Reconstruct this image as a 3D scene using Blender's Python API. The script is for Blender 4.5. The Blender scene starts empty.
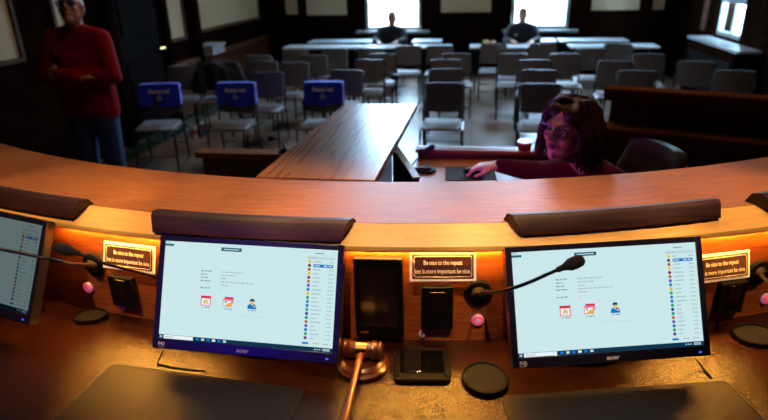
import bpy, bmesh, math, random
from mathutils import Vector, Matrix, Euler
random.seed(7)
C = bpy.context.scene.collection
SKY, E_SPOT, E_MAN, E_PURPLE, E_FRONT, STRIP, E_ROOM = 60.0, 250, 45, 0.6, 400, 400, 60
PI = math.pi
V = Vector
# ------------------------------------------------------------------ camera model
F_PX, CAM_H = 580.0, 1.95
PITCH, ROLL, YAW = math.radians(22.5), math.radians(1.3), math.radians(9.0085)
_f = V((-math.sin(YAW)*math.cos(PITCH), math.cos(YAW)*math.cos(PITCH), -math.sin(PITCH)))
_r = V((math.cos(YAW), math.sin(YAW), 0))
_u = _r.cross(_f)
CR = _r*math.cos(ROLL) - _u*math.sin(ROLL)
CU = _u*math.cos(ROLL) + _r*math.sin(ROLL)
CF = _f
CAM = V((0, 0, CAM_H))
def ray(px, py):
    return CF + CR*((px-384)/F_PX) - CU*((py-210)/F_PX)
def at_z(px, py, z):
    d = ray(px, py); return CAM + d*((z-CAM_H)/d.z)
def at_x(px, py, x):
    d = ray(px, py); return CAM + d*(x/d.x)
def at_y(px, py, y):
    d = ray(px, py); return CAM + d*(y/d.y)
# the dais is an arc about this centre; angle in degrees, radius outwards (to the viewer)
AC = V((-0.5, 4.95, 0))
def pol(a, r, z=0.0):
    a = math.radians(a); return V((AC.x + r*math.sin(a), AC.y - r*math.cos(a), z))
def at_r(px, py, r):
    d = ray(px, py); ox, oy = CAM.x-AC.x, CAM.y-AC.y
    a = d.x*d.x+d.y*d.y; b = 2*(ox*d.x+oy*d.y); c = ox*ox+oy*oy-r*r
    q = math.sqrt(b*b-4*a*c); t = min(t for t in ((-b-q)/(2*a), (-b+q)/(2*a)) if t > 0)
    return CAM + d*t
def ang(p):
    return math.degrees(math.atan2(p.x-AC.x, -(p.y-AC.y)))
def rad(p):
    return math.hypot(p.x-AC.x, p.y-AC.y)
# ------------------------------------------------------------------ materials
def s2l(c):
    return tuple((x/255/12.92 if x/255 <= .04045 else ((x/255+.055)/1.055)**2.4) for x in c)
def new_mat(name):
    m = bpy.data.materials.new(name); m.use_nodes = True
    nt = m.node_tree; b = nt.nodes['Principled BSDF']
    return m, nt, b
def mat(name, col, rough=.5, metal=0, coat=0, emis=None, es=0, bump=0, bscale=200, var=0, vscale=20, spec=.5, sheen=0, aniso=0):
    m, nt, b = new_mat(name); c = s2l(col)
    b.inputs['Base Color'].default_value = (*c, 1); b.inputs['Roughness'].default_value = rough
    b.inputs['Metallic'].default_value = metal; b.inputs['Coat Weight'].default_value = coat
    b.inputs['Specular IOR Level'].default_value = spec
    b.inputs['Sheen Weight'].default_value = sheen
    if emis:
        b.inputs['Emission Color'].default_value = (*s2l(emis), 1); b.inputs['Emission Strength'].default_value = es
    tc = nt.nodes.new('ShaderNodeTexCoord')
    if var:
        n = nt.nodes.new('ShaderNodeTexNoise'); n.inputs['Scale'].default_value = vscale; n.inputs['Detail'].default_value = 5
        r = nt.nodes.new('ShaderNodeValToRGB')
        r.color_ramp.elements[0].position = .3; r.color_ramp.elements[1].position = .7
        r.color_ramp.elements[0].color = (*[x*(1-var) for x in c], 1); r.color_ramp.elements[1].color = (*[min(1, x*(1+var)) for x in c], 1)
        nt.links.new(tc.outputs['Object'], n.inputs['Vector']); nt.links.new(n.outputs['Fac'], r.inputs['Fac'])
        nt.links.new(r.outputs['Color'], b.inputs['Base Color'])
    if bump:
        n = nt.nodes.new('ShaderNodeTexNoise'); n.inputs['Scale'].default_value = bscale; n.inputs['Detail'].default_value = 3
        bp = nt.nodes.new('ShaderNodeBump'); bp.inputs['Strength'].default_value = bump; bp.inputs['Distance'].default_value = .002
        nt.links.new(tc.outputs['Object'], n.inputs['Vector']); nt.links.new(n.outputs['Fac'], bp.inputs['Height'])
        nt.links.new(bp.outputs['Normal'], b.inputs['Normal'])
    return m
def wood(name, dark, light, rough=.4, along=3.0, across=45.0, axis='X', fleck=.35, bump=.15, coat=0, rvar=.12):
    m, nt, b = new_mat(name)
    N = nt.nodes.new; L = nt.links.new
    tc = N('ShaderNodeTexCoord'); mp = N('ShaderNodeMapping')
    sc = {'X': (along, across, across), 'Y': (across, along, across), 'Z': (across, across, along)}[axis]
    mp.inputs['Scale'].default_value = sc; L(tc.outputs['Object'], mp.inputs['Vector'])
    n1 = N('ShaderNodeTexNoise'); n1.inputs['Scale'].default_value = 1; n1.inputs['Detail'].default_value = 6; n1.inputs['Distortion'].default_value = .8
    L(mp.outputs['Vector'], n1.inputs['Vector'])
    mp2 = N('ShaderNodeMapping'); mp2.inputs['Scale'].default_value = tuple(x*(9 if x == across else 8) for x in sc); L(tc.outputs['Object'], mp2.inputs['Vector'])
    n2 = N('ShaderNodeTexNoise'); n2.inputs['Scale'].default_value = 1; n2.inputs['Detail'].default_value = 2
    L(mp2.outputs['Vector'], n2.inputs['Vector'])
    n3 = N('ShaderNodeTexNoise'); n3.inputs['Scale'].default_value = 2.2; n3.inputs['Detail'].default_value = 2
    L(tc.outputs['Object'], n3.inputs['Vector'])
    r = N('ShaderNodeValToRGB'); r.color_ramp.elements[0].position = .32; r.color_ramp.elements[1].position = .68
    r.color_ramp.elements[0].color = (*s2l(dark), 1); r.color_ramp.elements[1].color = (*s2l(light), 1)
    ad = N('ShaderNodeMath'); ad.operation = 'MULTIPLY_ADD'; ad.inputs[1].default_value = .45
    sb = N('ShaderNodeMath'); sb.operation = 'SUBTRACT'; sb.inputs[1].default_value = .5
    L(n3.outputs['Fac'], sb.inputs[0]); L(sb.outputs[0], ad.inputs[0]); L(n1.outputs['Fac'], ad.inputs[2]); L(ad.outputs[0], r.inputs['Fac'])
    fr = N('ShaderNodeValToRGB'); fr.color_ramp.elements[0].position = .36; fr.color_ramp.elements[1].position = .5
    fr.color_ramp.elements[0].color = (1-fleck, 1-fleck, 1-fleck, 1); fr.color_ramp.elements[1].color = (1, 1, 1, 1)
    L(n2.outputs['Fac'], fr.inputs['Fac'])
    mx = N('ShaderNodeMix'); mx.data_type = 'RGBA'; mx.blend_type = 'MULTIPLY'; mx.inputs['Factor'].default_value = 1
    L(r.outputs['Color'], mx.inputs[6]); L(fr.outputs['Color'], mx.inputs[7]); L(mx.outputs[2], b.inputs['Base Color'])
    rm = N('ShaderNodeMapRange'); rm.inputs['To Min'].default_value = rough-rvar; rm.inputs['To Max'].default_value = rough+rvar
    L(n1.outputs['Fac'], rm.inputs['Value']); L(rm.outputs[0], b.inputs['Roughness'])
    bp = N('ShaderNodeBump'); bp.inputs['Strength'].default_value = bump; bp.inputs['Distance'].default_value = .002
    L(n2.outputs['Fac'], bp.inputs['Height']); L(bp.outputs['Normal'], b.inputs['Normal'])
    b.inputs['Coat Weight'].default_value = coat; b.inputs['Coat Roughness'].default_value = .2
    return m
def emit(name, col, strength=1.0):
    m = bpy.data.materials.new(name); m.use_nodes = True; nt = m.node_tree; nt.nodes.clear()
    e = nt.nodes.new('ShaderNodeEmission'); e.inputs[0].default_value = (*s2l(col), 1); e.inputs[1].default_value = strength
    o = nt.nodes.new('ShaderNodeOutputMaterial'); nt.links.new(e.outputs[0], o.inputs[0]); return m
def glass(name, tint=(255, 255, 255), refl=.08, rough=.0):
    m = bpy.data.materials.new(name); m.use_nodes = True; nt = m.node_tree; nt.nodes.clear()
    t = nt.nodes.new('ShaderNodeBsdfTransparent'); t.inputs[0].default_value = (*s2l(tint), 1)
    g = nt.nodes.new('ShaderNodeBsdfGlossy'); g.inputs['Roughness'].default_value = rough
    x = nt.nodes.new('ShaderNodeMixShader'); x.inputs[0].default_value = refl
    o = nt.nodes.new('ShaderNodeOutputMaterial')
    nt.links.new(t.outputs[0], x.inputs[1]); nt.links.new(g.outputs[0], x.inputs[2]); nt.links.new(x.outputs[0], o.inputs[0]); return m
# ------------------------------------------------------------------ mesh helpers
def _setmi(faces, mi, smooth=False):
    for f in faces:
        f.material_index = mi; f.smooth = smooth
def add_box(bm, c, s, R=None, mi=0):
    M = Matrix.Translation(V(c)) @ (R.to_4x4() if R else Matrix.Identity(4)) @ Matrix.Diagonal((*s, 1))
    r = bmesh.ops.create_cube(bm, size=1, matrix=M)
    fs = {f for v in r['verts'] for f in v.link_faces}; _setmi(fs, mi); return r['verts']
def frame_for(d, hint=None):
    d = d.normalized(); h = hint or (V((0, 0, 1)) if abs(d.z) < .95 else V((1, 0, 0)))
    x = d.cross(h).normalized(); y = x.cross(d).normalized(); return x, y
def add_tube(bm, pts, r, n=8, mi=0, caps=True, closed=False, smooth=True, flat=1.0):
    pts = [V(p) for p in pts]; k = len(pts); rs = r if isinstance(r, (list, tuple)) else [r]*k
    rings = []; px = None
    for i, p in enumerate(pts):
        a = pts[i-1] if (i > 0 or closed) else pts[i]; b = pts[(i+1) % k] if (i < k-1 or closed) else pts[i]
        d = (b-a); d = d.normalized() if d.length > 1e-9 else V((0, 0, 1))
        if px is None:
            x, y = frame_for(d)
        else:
            x = (px - d*px.dot(d))
            x = x.normalized() if x.length > 1e-6 else frame_for(d)[0]
            y = d.cross(x).normalized()
        px = x
        rings.append([bm.verts.new(p + (x*math.cos(2*PI*j/n) + y*math.sin(2*PI*j/n)*flat)*rs[i]) for j in range(n)])
    fs = []
    for i in range(k if closed else k-1):
        A, B = rings[i], rings[(i+1) % k]
        for j in range(n):
            fs.append(bm.faces.new((A[j], A[(j+1) % n], B[(j+1) % n], B[j])))
    if caps and not closed:
        fs.append(bm.faces.new(rings[0][::-1])); fs.append(bm.faces.new(rings[-1]))
    _setmi(fs, mi, smooth)
    return rings
def add_lathe(bm, prof, n=24, mi=0, M=None, smooth=True):
    M = M or Matrix.Identity(4); rings = []; fs = []
    for (r, z) in prof:
        if r < 1e-6: rings.append([bm.verts.new(M @ V((0, 0, z)))])
        else: rings.append([bm.verts.new(M @ V((r*math.cos(2*PI*j/n), r*math.sin(2*PI*j/n), z))) for j in range(n)])
    for A, B in zip(rings, rings[1:]):
        for j in range(n):
            q = (j+1) % n
            if len(A) == 1 and len(B) == 1: continue
            if len(A) == 1: fs.append(bm.faces.new((A[0], B[q], B[j])))
            elif len(B) == 1: fs.append(bm.faces.new((A[j], A[q], B[0])))
            else: fs.append(bm.faces.new((A[j], A[q], B[q], B[j])))
    _setmi(fs, mi, smooth)
def add_prism(bm, poly, h0, h1, M=None, mi=0):
    """poly in local xy, extruded along local z from h0 to h1"""
    M = M or Matrix.Identity(4)
    a = [bm.verts.new(M @ V((x, y, h0))) for x, y in poly]; b = [bm.verts.new(M @ V((x, y, h1))) for x, y in poly]
    n = len(poly); fs = [bm.faces.new(a[::-1]), bm.faces.new(b)]
    for i in range(n): fs.append(bm.faces.new((a[i], a[(i+1) % n], b[(i+1) % n], b[i])))
    _setmi(fs, mi); return fs
def add_arc(bm, prof, a0, a1, step=1.0, mi=0, rot=0.0):
    """closed (r,z) profile swept about the dais centre between two angles, written in a frame turned by rot degrees"""
    n = max(1, int(math.ceil((a1-a0)/step))); rings = []; fs = []
    for i in range(n+1):
        a = math.radians(a0+(a1-a0)*i/n - rot)
        rings.append([bm.verts.new((r*math.sin(a), -r*math.cos(a), z)) for r, z in prof])
    k = len(prof)
    for A, B in zip(rings, rings[1:]):
        for j in range(k): fs.append(bm.faces.new((A[j], B[j], B[(j+1) % k], A[(j+1) % k])))
    fs.append(bm.faces.new(rings[0])); fs.append(bm.faces.new(rings[-1][::-1]))
    _setmi(fs, mi)
def add_quad(bm, pts, mi=0):
    f = bm.faces.new([bm.verts.new(p) for p in pts]); f.material_index = mi
def add_text(bm, s, size, M, mi=0, thick=.0004, bold=0.0, align='CENTER', sx=1.0):
    cu = bpy.data.curves.new('lettering', 'FONT'); cu.body = s; cu.size = size; cu.extrude = thick; cu.align_x = align; cu.align_y = 'CENTER'
    cu.offset = bold; cu.resolution_u = 3
    o = bpy.data.objects.new('lettering', cu); me = bpy.data.meshes.new_from_object(o)
    vs = [bm.verts.new(M @ V((v.co.x*sx, v.co.y, v.co.z))) for v in me.vertices]
    for p in me.polygons:
        try:
            f = bm.faces.new([vs[i] for i in p.vertices]); f.material_index = mi
        except ValueError: pass
    bpy.data.objects.remove(o); bpy.data.curves.remove(cu); bpy.data.meshes.remove(me)
def rrect(w, h, r, n=5, cx=0, cy=0):
    out = []
    for sx, sy, a0 in ((1, 1, 0), (-1, 1, 90), (-1, -1, 180), (1, -1, 270)):
        for i in range(n+1):
            a = math.radians(a0+90*i/n); out.append((cx+sx*(w/2-r)+r*math.cos(a), cy+sy*(h/2-r)+r*math.sin(a)))
    return out
def obj(name, bm, mats, parent=None, loc=(0, 0, 0), rz=0.0, bevel=0, seg=2, sharp=35, recalc=True):
    if recalc: bmesh.ops.recalc_face_normals(bm, faces=bm.faces)
    me = bpy.data.meshes.new(name); bm.to_mesh(me); bm.free()
    for m in (mats if isinstance(mats, (list, tuple)) else [mats]): me.materials.append(m)
    o = bpy.data.objects.new(name, me); C.objects.link(o); o.location = loc; o.rotation_euler = (0, 0, rz)
    if parent: o.parent = parent
    if bevel:
        md = o.modifiers.new('bevel', 'BEVEL'); md.width = bevel; md.segments = seg; md.limit_method = 'ANGLE'; md.angle_limit = math.radians(40)
        for p in me.polygons: p.use_smooth = True
        me.set_sharp_from_angle(angle=math.radians(50))
    elif any(p.use_smooth for p in me.polygons):
        me.set_sharp_from_angle(angle=math.radians(sharp))
    return o
def B(): return bmesh.new()
def tag(o, label, cat, group=None):
    o['label'] = label; o['category'] = cat
    if group: o['group'] = group
    return o
def thing(name, label, cat, loc=(0, 0, 0), rz=0.0, group=None):
    o = bpy.data.objects.new(name, None); C.objects.link(o); o.location = loc; o.rotation_euler = (0, 0, rz); o.empty_display_size = .05
    return tag(o, label, cat, group)
def struct(name, bm, m, parent=None, **k):
    o = obj(name, bm, m, parent, **k)
    if not parent: o['kind'] = 'structure'
    return o
def dup(root, loc, rz, label=None, group=None):
    def cp(o, par):
        c = o.copy(); C.objects.link(c)
        if par: c.parent = par
        for ch in list(o.children): cp(ch, c)
        return c
    r = cp(root, None); r.location = loc; r.rotation_euler = (0, 0, rz)
    if label: r['label'] = label
    if group: r['group'] = group
    return r
def seat_frame(a, r, z):            # location and turn of something on the dais: local -y looks at the member's seat
    return pol(a, r, z), math.radians(a)
# ------------------------------------------------------------------ organic bodies
class Blob:
    def __init__(s): s.bm = bmesh.new()
    def ell(s, c, rr, R=None, sub=3):
        M = Matrix.Translation(V(c)) @ (R.to_4x4() if R else Matrix.Identity(4)) @ Matrix.Diagonal((*rr, 1))
        bmesh.ops.create_icosphere(s.bm, subdivisions=sub, radius=1, matrix=M)
    def sph(s, c, r, sub=2): s.ell(c, (r, r, r), None, sub)
    def hull(s, balls, sub=2):
        t = bmesh.new()
        for c, r in balls: bmesh.ops.create_icosphere(t, subdivisions=sub, radius=r, matrix=Matrix.Translation(V(c)))
        h = bmesh.ops.convex_hull(t, input=t.verts)
        bmesh.ops.delete(t, geom=[v for v in t.verts if not v.link_faces], context='VERTS')
        dead = [e for e in set(h['geom_interior']) if isinstance(e, bmesh.types.BMVert) and e.is_valid]
        if dead: bmesh.ops.delete(t, geom=dead, context='VERTS')
        me = bpy.data.meshes.new('hull'); t.to_mesh(me); t.free(); s.bm.from_mesh(me); bpy.data.meshes.remove(me)
    def chain(s, pts, rs, sub=2):
        for i in range(len(pts)-1): s.hull([(pts[i], rs[i]), (pts[i+1], rs[i+1])], sub)
    def build(s, name, mats, parent=None, voxel=.01, smooth=4, base=(0, 0, 0), sub=0, fac=.5):
        me = bpy.data.meshes.new(name); s.bm.to_mesh(me); s.bm.free()
        o = bpy.data.objects.new(name, me); C.objects.link(o)
        md = o.modifiers.new('r', 'REMESH'); md.mode = 'VOXEL'; md.voxel_size = voxel; md.use_smooth_shade = True
        if smooth:
            sm = o.modifiers.new('s', 'SMOOTH'); sm.iterations = smooth; sm.factor = fac
        dg = bpy.context.evaluated_depsgraph_get(); dg.update()
        m2 = bpy.data.meshes.new_from_object(o.evaluated_get(dg)); m2.name = name
        o.modifiers.clear(); o.data = m2; bpy.data.meshes.remove(me)
        b = V(base)
        for v in m2.vertices: v.co -= b
        m2.materials.clear()
        for m in (mats if isinstance(mats, (list, tuple)) else [mats]): m2.materials.append(m)
        for p in m2.polygons: p.use_smooth = True; p.material_index = 0
        if parent: o.parent = parent
        else: o.location = base
        return o
def basis(fwd, up=(0, 0, 1)):
    f = V(fwd).normalized(); r = f.cross(V(up)).normalized(); u = r.cross(f).normalized()
    return f, r, u
def head(bl, c, fwd, up=(0, 0, 1), k=1.0, male=False):
    f, r, u = basis(fwd, up); c = V(c)
    R = Matrix((r, f, u)).transposed()
    P = lambda a, b, d: c + (r*a + f*b + u*d)*k
    bl.ell(P(0, -.012, .035), (.074*k, .094*k, .083*k), R)
    bl.ell(P(0, .022, -.03), (.06*k, .066*k, .085*k), R)
    ch = .03 if male else .022
    bl.sph(P(0, .06, -.092), ch*k)
    for s in (-1, 1):
        bl.hull([(P(0, .058, -.092), ch*.9*k), (P(.05*s, .0, -.05), .02*k)])
        bl.hull([(P(.05*s, .0, -.05), .02*k), (P(.06*s, -.01, .0), .02*k)])
        bl.sph(P(.034*s, .058, -.022), .027*k)
        bl.hull([(P(.012*s, .083, .026), .010*k), (P(.046*s, .066, .026), .011*k)])
        bl.ell(P(.076*s, -.006, -.004), (.010*k, .019*k, .032*k), R)
        bl.sph(P(.010*s, .096, -.028), .0095*k)
        bl.hull([(P(0, .092, -.052), .0075*k), (P(.02*s, .081, -.054), .005*k)])
        bl.hull([(P(0, .090, -.063), .0085*k), (P(.018*s, .08, -.061), .005*k)])
    bl.hull([(P(0, .083, .018), .009*k), (P(0, .108, -.024), .0125*k)])
    return P
def hand(bl, wrist, fwd, back, thumb, size=1.0, curl=(.25, .45, .35), spread=.06):
    f = V(fwd).normalized(); b = V(back); b = (b - f*b.dot(f)).normalized(); t = V(thumb); t = (t - f*t.dot(f) - b*t.dot(b)).normalized()
    w = V(wrist); S = size
    bl.hull([(w + t*.018*S, .017*S), (w - t*.018*S, .016*S), (w + f*.085*S + t*.03*S, .0125*S), (w + f*.078*S - t*.032*S, .0115*S), (w + f*.045*S + t*.032*S - b*.006*S, .016*S)])
    for i, (off, L, rr) in enumerate(((.031, .072, .0092), (.0105, .080, .0094), (-.0105, .074, .009), (-.031, .058, .008))):
        p = w + f*(.088 - .004*abs(i-1.2))*S + t*off*S; d = (f + t*(off/.031)*spread).normalized()
        pts = [p - d*.02*S, p]; rs = [rr*1.05*S, rr*1.05*S]
        for k, seg in enumerate((.45, .3, .25)):
            a = curl[k]*(1+.06*i); d = (d*math.cos(a) - b*math.sin(a)).normalized()
            p = p + d*L*seg*S; pts.append(p); rs.append(rr*(.98-.09*k)*S)
        bl.chain(pts, rs, 2)
    p0 = w + f*.028*S + t*.026*S - b*.006*S; d = (t*.72 + f*.66 - b*.22).normalized()
    p1 = p0 + d*.036*S; d2 = (d*.75 + f*.6 - b*.1).normalized(); p2 = p1 + d2*.03*S; p3 = p2 + (d2*.7+f*.6).normalized()*.023*S
    bl.chain([p0, p1, p2, p3], [.0165*S, .012*S, .0105*S, .0085*S], 2)
# ================================================================== materials used
m_ledge = wood('oak_ledge', (146, 82, 40), (194, 120, 64), .36, 9, 150, 'X', .3, .3)
m_ledge.node_tree.nodes['Principled BSDF'].inputs['Specular IOR Level'].default_value = .3
m_maple = wood('maple_edge', (236, 172, 84), (248, 192, 104), .4, 3, 60, 'X', .06, .05)
m_panel = wood('panel_wood', (118, 58, 22), (160, 84, 34), .42, 5, 90, 'X', .15, .1)
m_desk = wood('desk_wood', (32, 13, 5), (50, 22, 7), .2, 8, 120, 'X', .3, .3, rvar=.07)
m_walnut = wood('dark_walnut', (38, 16, 14), (70, 32, 25), .5, 3, 60, 'X', .25, .15)
m_counter = wood('counter_wood', (156, 96, 52), (184, 118, 66), .29, 3, 70, 'Y', .06, .06)
m_counter.node_tree.nodes['Principled BSDF'].inputs['Specular IOR Level'].default_value = .4
m_redwood = wood('red_wood', (66, 26, 12), (112, 50, 24), .4, 3, 30, 'X', .2, .1)
m_darkwood = wood('dark_panelling', (14, 8, 5), (30, 17, 10), .8, 30, 3, 'Z', .15, .05)
m_darkwood.node_tree.nodes['Principled BSDF'].inputs['Specular IOR Level'].default_value = 0
m_benchwood = wood('bench_wood', (70, 30, 14), (112, 52, 24), .8, 3, 40, 'X', .2, .1)
m_benchwood.node_tree.nodes['Principled BSDF'].inputs['Specular IOR Level'].default_value = 0
m_wallwood = wood('wall_wood', (60, 34, 20), (98, 58, 34), .6, 3, 25, 'Y', .2, .05)
m_wallwood.node_tree.nodes['Principled BSDF'].inputs['Specular IOR Level'].default_value = .12
m_beige = mat('beige_fabric', (196, 176, 138), .9, bump=.3, bscale=300, var=.06)
m_plaster = mat('plaster', (150, 140, 124), .9, var=.05)
m_ceiling = mat('ceiling_paint', (180, 176, 168), .9)
m_floor = None
m_black = mat('black_plastic', (13, 12, 13), .5, bump=.05, bscale=900, spec=.08)
m_gloss = mat('gloss_black', (6, 6, 8), .08, coat=.4)
m_bezel = mat('bezel_plastic', (22, 20, 40), .3, coat=.3)  # black plastic with a little of the purple light mixed into its colour
m_foam = mat('microphone_foam', (12, 11, 13), .95, bump=.8, bscale=900)
m_blackmetal = mat('black_metal', (22, 22, 24), .35, .6)
m_steel = mat('steel', (170, 168, 170), .25, 1)
m_brass = mat('brass', (206, 168, 92), .22, 1)
m_white = mat('white_plastic', (236, 232, 226), .4)
m_plaque = mat('plaque_brown', (66, 40, 42), .3, coat=.2)
m_plaqueink = mat('plaque_lettering', (238, 226, 196), .5)
m_leather = mat('dark_leather', (34, 31, 28), .45, spec=.25, bump=.5, bscale=260, var=.12, vscale=9)
m_blackleather = mat('black_leather', (74, 70, 70), .28, bump=.3, bscale=200)
m_mahog = mat('gavel_mahogany', (72, 30, 14), .3, coat=.3, var=.2, vscale=14)
m_handle = mat('gavel_handle_wood', (128, 68, 28), .3, coat=.3, var=.15, vscale=20)
m_redring = mat('lit_red_ring', (220, 60, 90), .3, emis=(255, 40, 90), es=.55)
m_pinkcap = mat('pink_button_cap', (222, 176, 206), .3, emis=(220, 150, 200), es=.12)
m_blueled = emit('blue_led', (60, 70, 255), 2.5)
# ================================================================== the room
XL, XR, YB, YF, HZ = -4.2, 3.6, 11.7, -3.2, 4.9
def floor_material():
    m, nt, b = new_mat('polished_stone_floor'); N = nt.nodes.new; L = nt.links.new
    tc = N('ShaderNodeTexCoord')
    br = N('ShaderNodeTexBrick'); br.inputs['Scale'].default_value = 1.0; br.offset = 0
    br.inputs['Brick Width'].default_value = .62; br.inputs['Row Height'].default_value = .62; br.inputs['Mortar Size'].default_value = .006
    br.inputs['Color1'].default_value = (*s2l((136, 116, 98)), 1); br.inputs['Color2'].default_value = (*s2l((122, 104, 90)), 1); br.inputs['Mortar'].default_value = (*s2l((78, 66, 58)), 1)
    L(tc.outputs['Object'], br.inputs['Vector'])
    n = N('ShaderNodeTexNoise'); n.inputs['Scale'].default_value = 3; n.inputs['Detail'].default_value = 6; L(tc.outputs['Object'], n.inputs['Vector'])
    mx = N('ShaderNodeMix'); mx.data_type = 'RGBA'; mx.blend_type = 'MULTIPLY'; mx.inputs['Factor'].default_value = .5
    r = N('ShaderNodeValToRGB'); r.color_ramp.elements[0].position = .3; r.color_ramp.elements[0].color = (.4, .4, .4, 1); r.color_ramp.elements[1].position = .7
    L(n.outputs['Fac'], r.inputs['Fac']); L(br.outputs['Color'], mx.inputs[6]); L(r.outputs['Color'], mx.inputs[7]); L(mx.outputs[2], b.inputs['Base Color'])
    mr = N('ShaderNodeMapRange'); mr.inputs['To Min'].default_value = .26; mr.inputs['To Max'].default_value = .5; L(n.outputs['Fac'], mr.inputs['Value']); L(mr.outputs[0], b.inputs['Roughness'])
    return m
m_floor = floor_material()
m_green = mat('green_marble', (44, 66, 54), .25, var=.3, vscale=12)
bm = B(); add_box(bm, ((XL+XR)/2, (YB+YF)/2, -.05), (XR-XL+.4, YB-YF+.4, .1)); struct('floor', bm, m_floor)
bm = B(); add_box(bm, (XL+.22, (YB+4)/2, .003), (.30, YB-4, .006)); struct('trim_1', bm, m_green)
bm = B(); add_box(bm, ((XL+XR)/2, (YB+YF)/2, HZ+.05), (XR-XL+.4, YB-YF+.4, .1)); struct('ceiling', bm, m_ceiling)
bm = B(); add_box(bm, ((XL+XR)/2, YF-.1, HZ/2), (XR-XL+.4, .2, HZ)); struct('wall_front', bm, m_darkwood)
# dais platform
PZ = .22
bm = B()
add_arc(bm, [(3.2, 0), (7.4, 0), (7.4, PZ), (3.2, PZ)], -34, 28, 2)
bmesh.ops.translate(bm, verts=bm.verts, vec=(AC.x, AC.y, 0))
add_box(bm, (-.2, 2.25, PZ/2-.004), (2.5, 1.6, PZ-.008))
struct('floor_dais', bm, mat('dais_carpet', (52, 40, 36), .95, bump=.4, bscale=400))
# windows: (centre x on back wall, ...) ; wall with openings
WIN = [(at_y(366, 31, YB).x, at_y(421, 30, YB).x), (at_y(511, 28, YB).x, at_y(568, 27, YB).x)]
WZ0, WZ1 = .86, 4.1
bm = B(); t = .25; yc = YB+t/2
xs = [XL-.2, WIN[0][0], WIN[0][1], WIN[1][0], WIN[1][1], XR+.2]
for i in (0, 2, 4): add_box(bm, ((xs[i]+xs[i+1])/2, yc, HZ/2), (xs[i+1]-xs[i], t, HZ))
for a, b in WIN:
    add_box(bm, ((a+b)/2, yc, WZ0/2), (b-a, t, WZ0)); add_box(bm, ((a+b)/2, yc, (WZ1+HZ)/2), (b-a, t, HZ-WZ1))
struct('wall_back', bm, m_darkwood)
m_frame = mat('window_frame_paint', (150, 158, 150), .45)
m_pane = glass('window_glass', (235, 248, 255), .06)
def window(name, a, b, z0, z1, place, mull=True):
    """built in (u across, d depth into the room, z); place maps to the world"""
    fw = .055
    bm = B()
    for (u0, u1, w0, w1) in ((a, a+fw, z0, z1), (b-fw, b, z0, z1), (a+fw, b-fw, z0, z0+fw), (a+fw, b-fw, z1-fw, z1)):
        p, q = place(u0, -.02, w0), place(u1, .06, w1); add_box(bm, (p+q)/2, [abs(x) for x in (q-p)])
    root = struct(name, bm, m_frame)
    bm = B(); c = (a+b)/2
    for (u0, u1, w0, w1) in ((c-.02, c+.02, z0+fw, z1-fw), (a+fw, c-.02, (z0+z1)/2+.3, (z0+z1)/2+.34), (c+.02, b-fw, (z0+z1)/2+.3, (z0+z1)/2+.34)):
        p, q = place(u0, 0, w0), place(u1, .04, w1); add_box(bm, (p+q)/2, [abs(x) for x in (q-p)])
    obj('mullion', bm, m_frame, root)
    bm = B(); p, q = place(a+fw, .015, z0+fw), place(b-fw, .019, z1-fw); add_box(bm, (p+q)/2, [abs(x) for x in (q-p)])
    obj('pane', bm, m_pane, root)
    return root
for i, (a, b) in enumerate(WIN):
    w = window('window_%d' % (i+1), a+.005, b-.005, WZ0+.005, WZ1-.005, lambda u, d, z: V((u, YB-d+.06, z)))
    bm = B(); add_box(bm, ((a+b)/2, YB-.08, WZ0-.03), (b-a+.34, .16, .05)); obj('window_sill', bm, mat('sill_stone_%d' % i, (120, 122, 120), .4), w, bevel=.006)
# back wall panelling: rails, beige fabric panels
def beige(n, a, b, z0, z1, y=YB, u_axis='x', x=0, sgn=1):
    f = .05
    if u_axis == 'x':
        mk = lambda u0, u1, w0, w1, d0, d1: ((((u0+u1)/2), y-(d0+d1)/2, (w0+w1)/2), (u1-u0, d1-d0, w1-w0))
    else:
        mk = lambda u0, u1, w0, w1, d0, d1: ((x+sgn*(d0+d1)/2, (u0+u1)/2, (w0+w1)/2), (d1-d0, u1-u0, w1-w0))
    bm = B(); c, s = mk(a, b, z0, z1, 0, .012); add_box(bm, c, s); root = struct('trim_%d' % n, bm, m_beige)
    bm = B()
    for q in ((a-f, a, z0-f, z1+f), (b, b+f, z0-f, z1+f), (a, b, z0-f, z0), (a, b, z1, z1+f)):
        c, s = mk(*q, 0, .035); add_box(bm, c, s)
    obj('panel_moulding', bm, m_wallwood if u_axis == 'y' else m_darkwood, root, bevel=.006)
yx = lambda px, py: at_y(px, py, YB).x
beige(2, yx(286, 8), yx(298, 8), 1.17, 2.6); beige(3, yx(307, 8), yx(347, 8), 1.15, 2.6)
beige(4, yx(441, 8), yx(491, 8), 1.17, 2.6); beige(5, yx(591, 8), yx(639, 8), 1.18, 2.6); beige(13, yx(652, 6), yx(664, 6), 1.18, 2.6)
bm = B()
for a, b in ((XL, WIN[0][0]-.17), (WIN[0][1]+.17, WIN[1][0]-.17), (WIN[1][1]+.17, XR)):
    add_box(bm, ((a+b)/2, YB-.02, 1.0), (b-a, .04, .07)); add_box(bm, ((a+b)/2, YB-.02, .09), (b-a, .03, .18))
struct('baseboard_back', bm, m_darkwood, bevel=.006)
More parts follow.
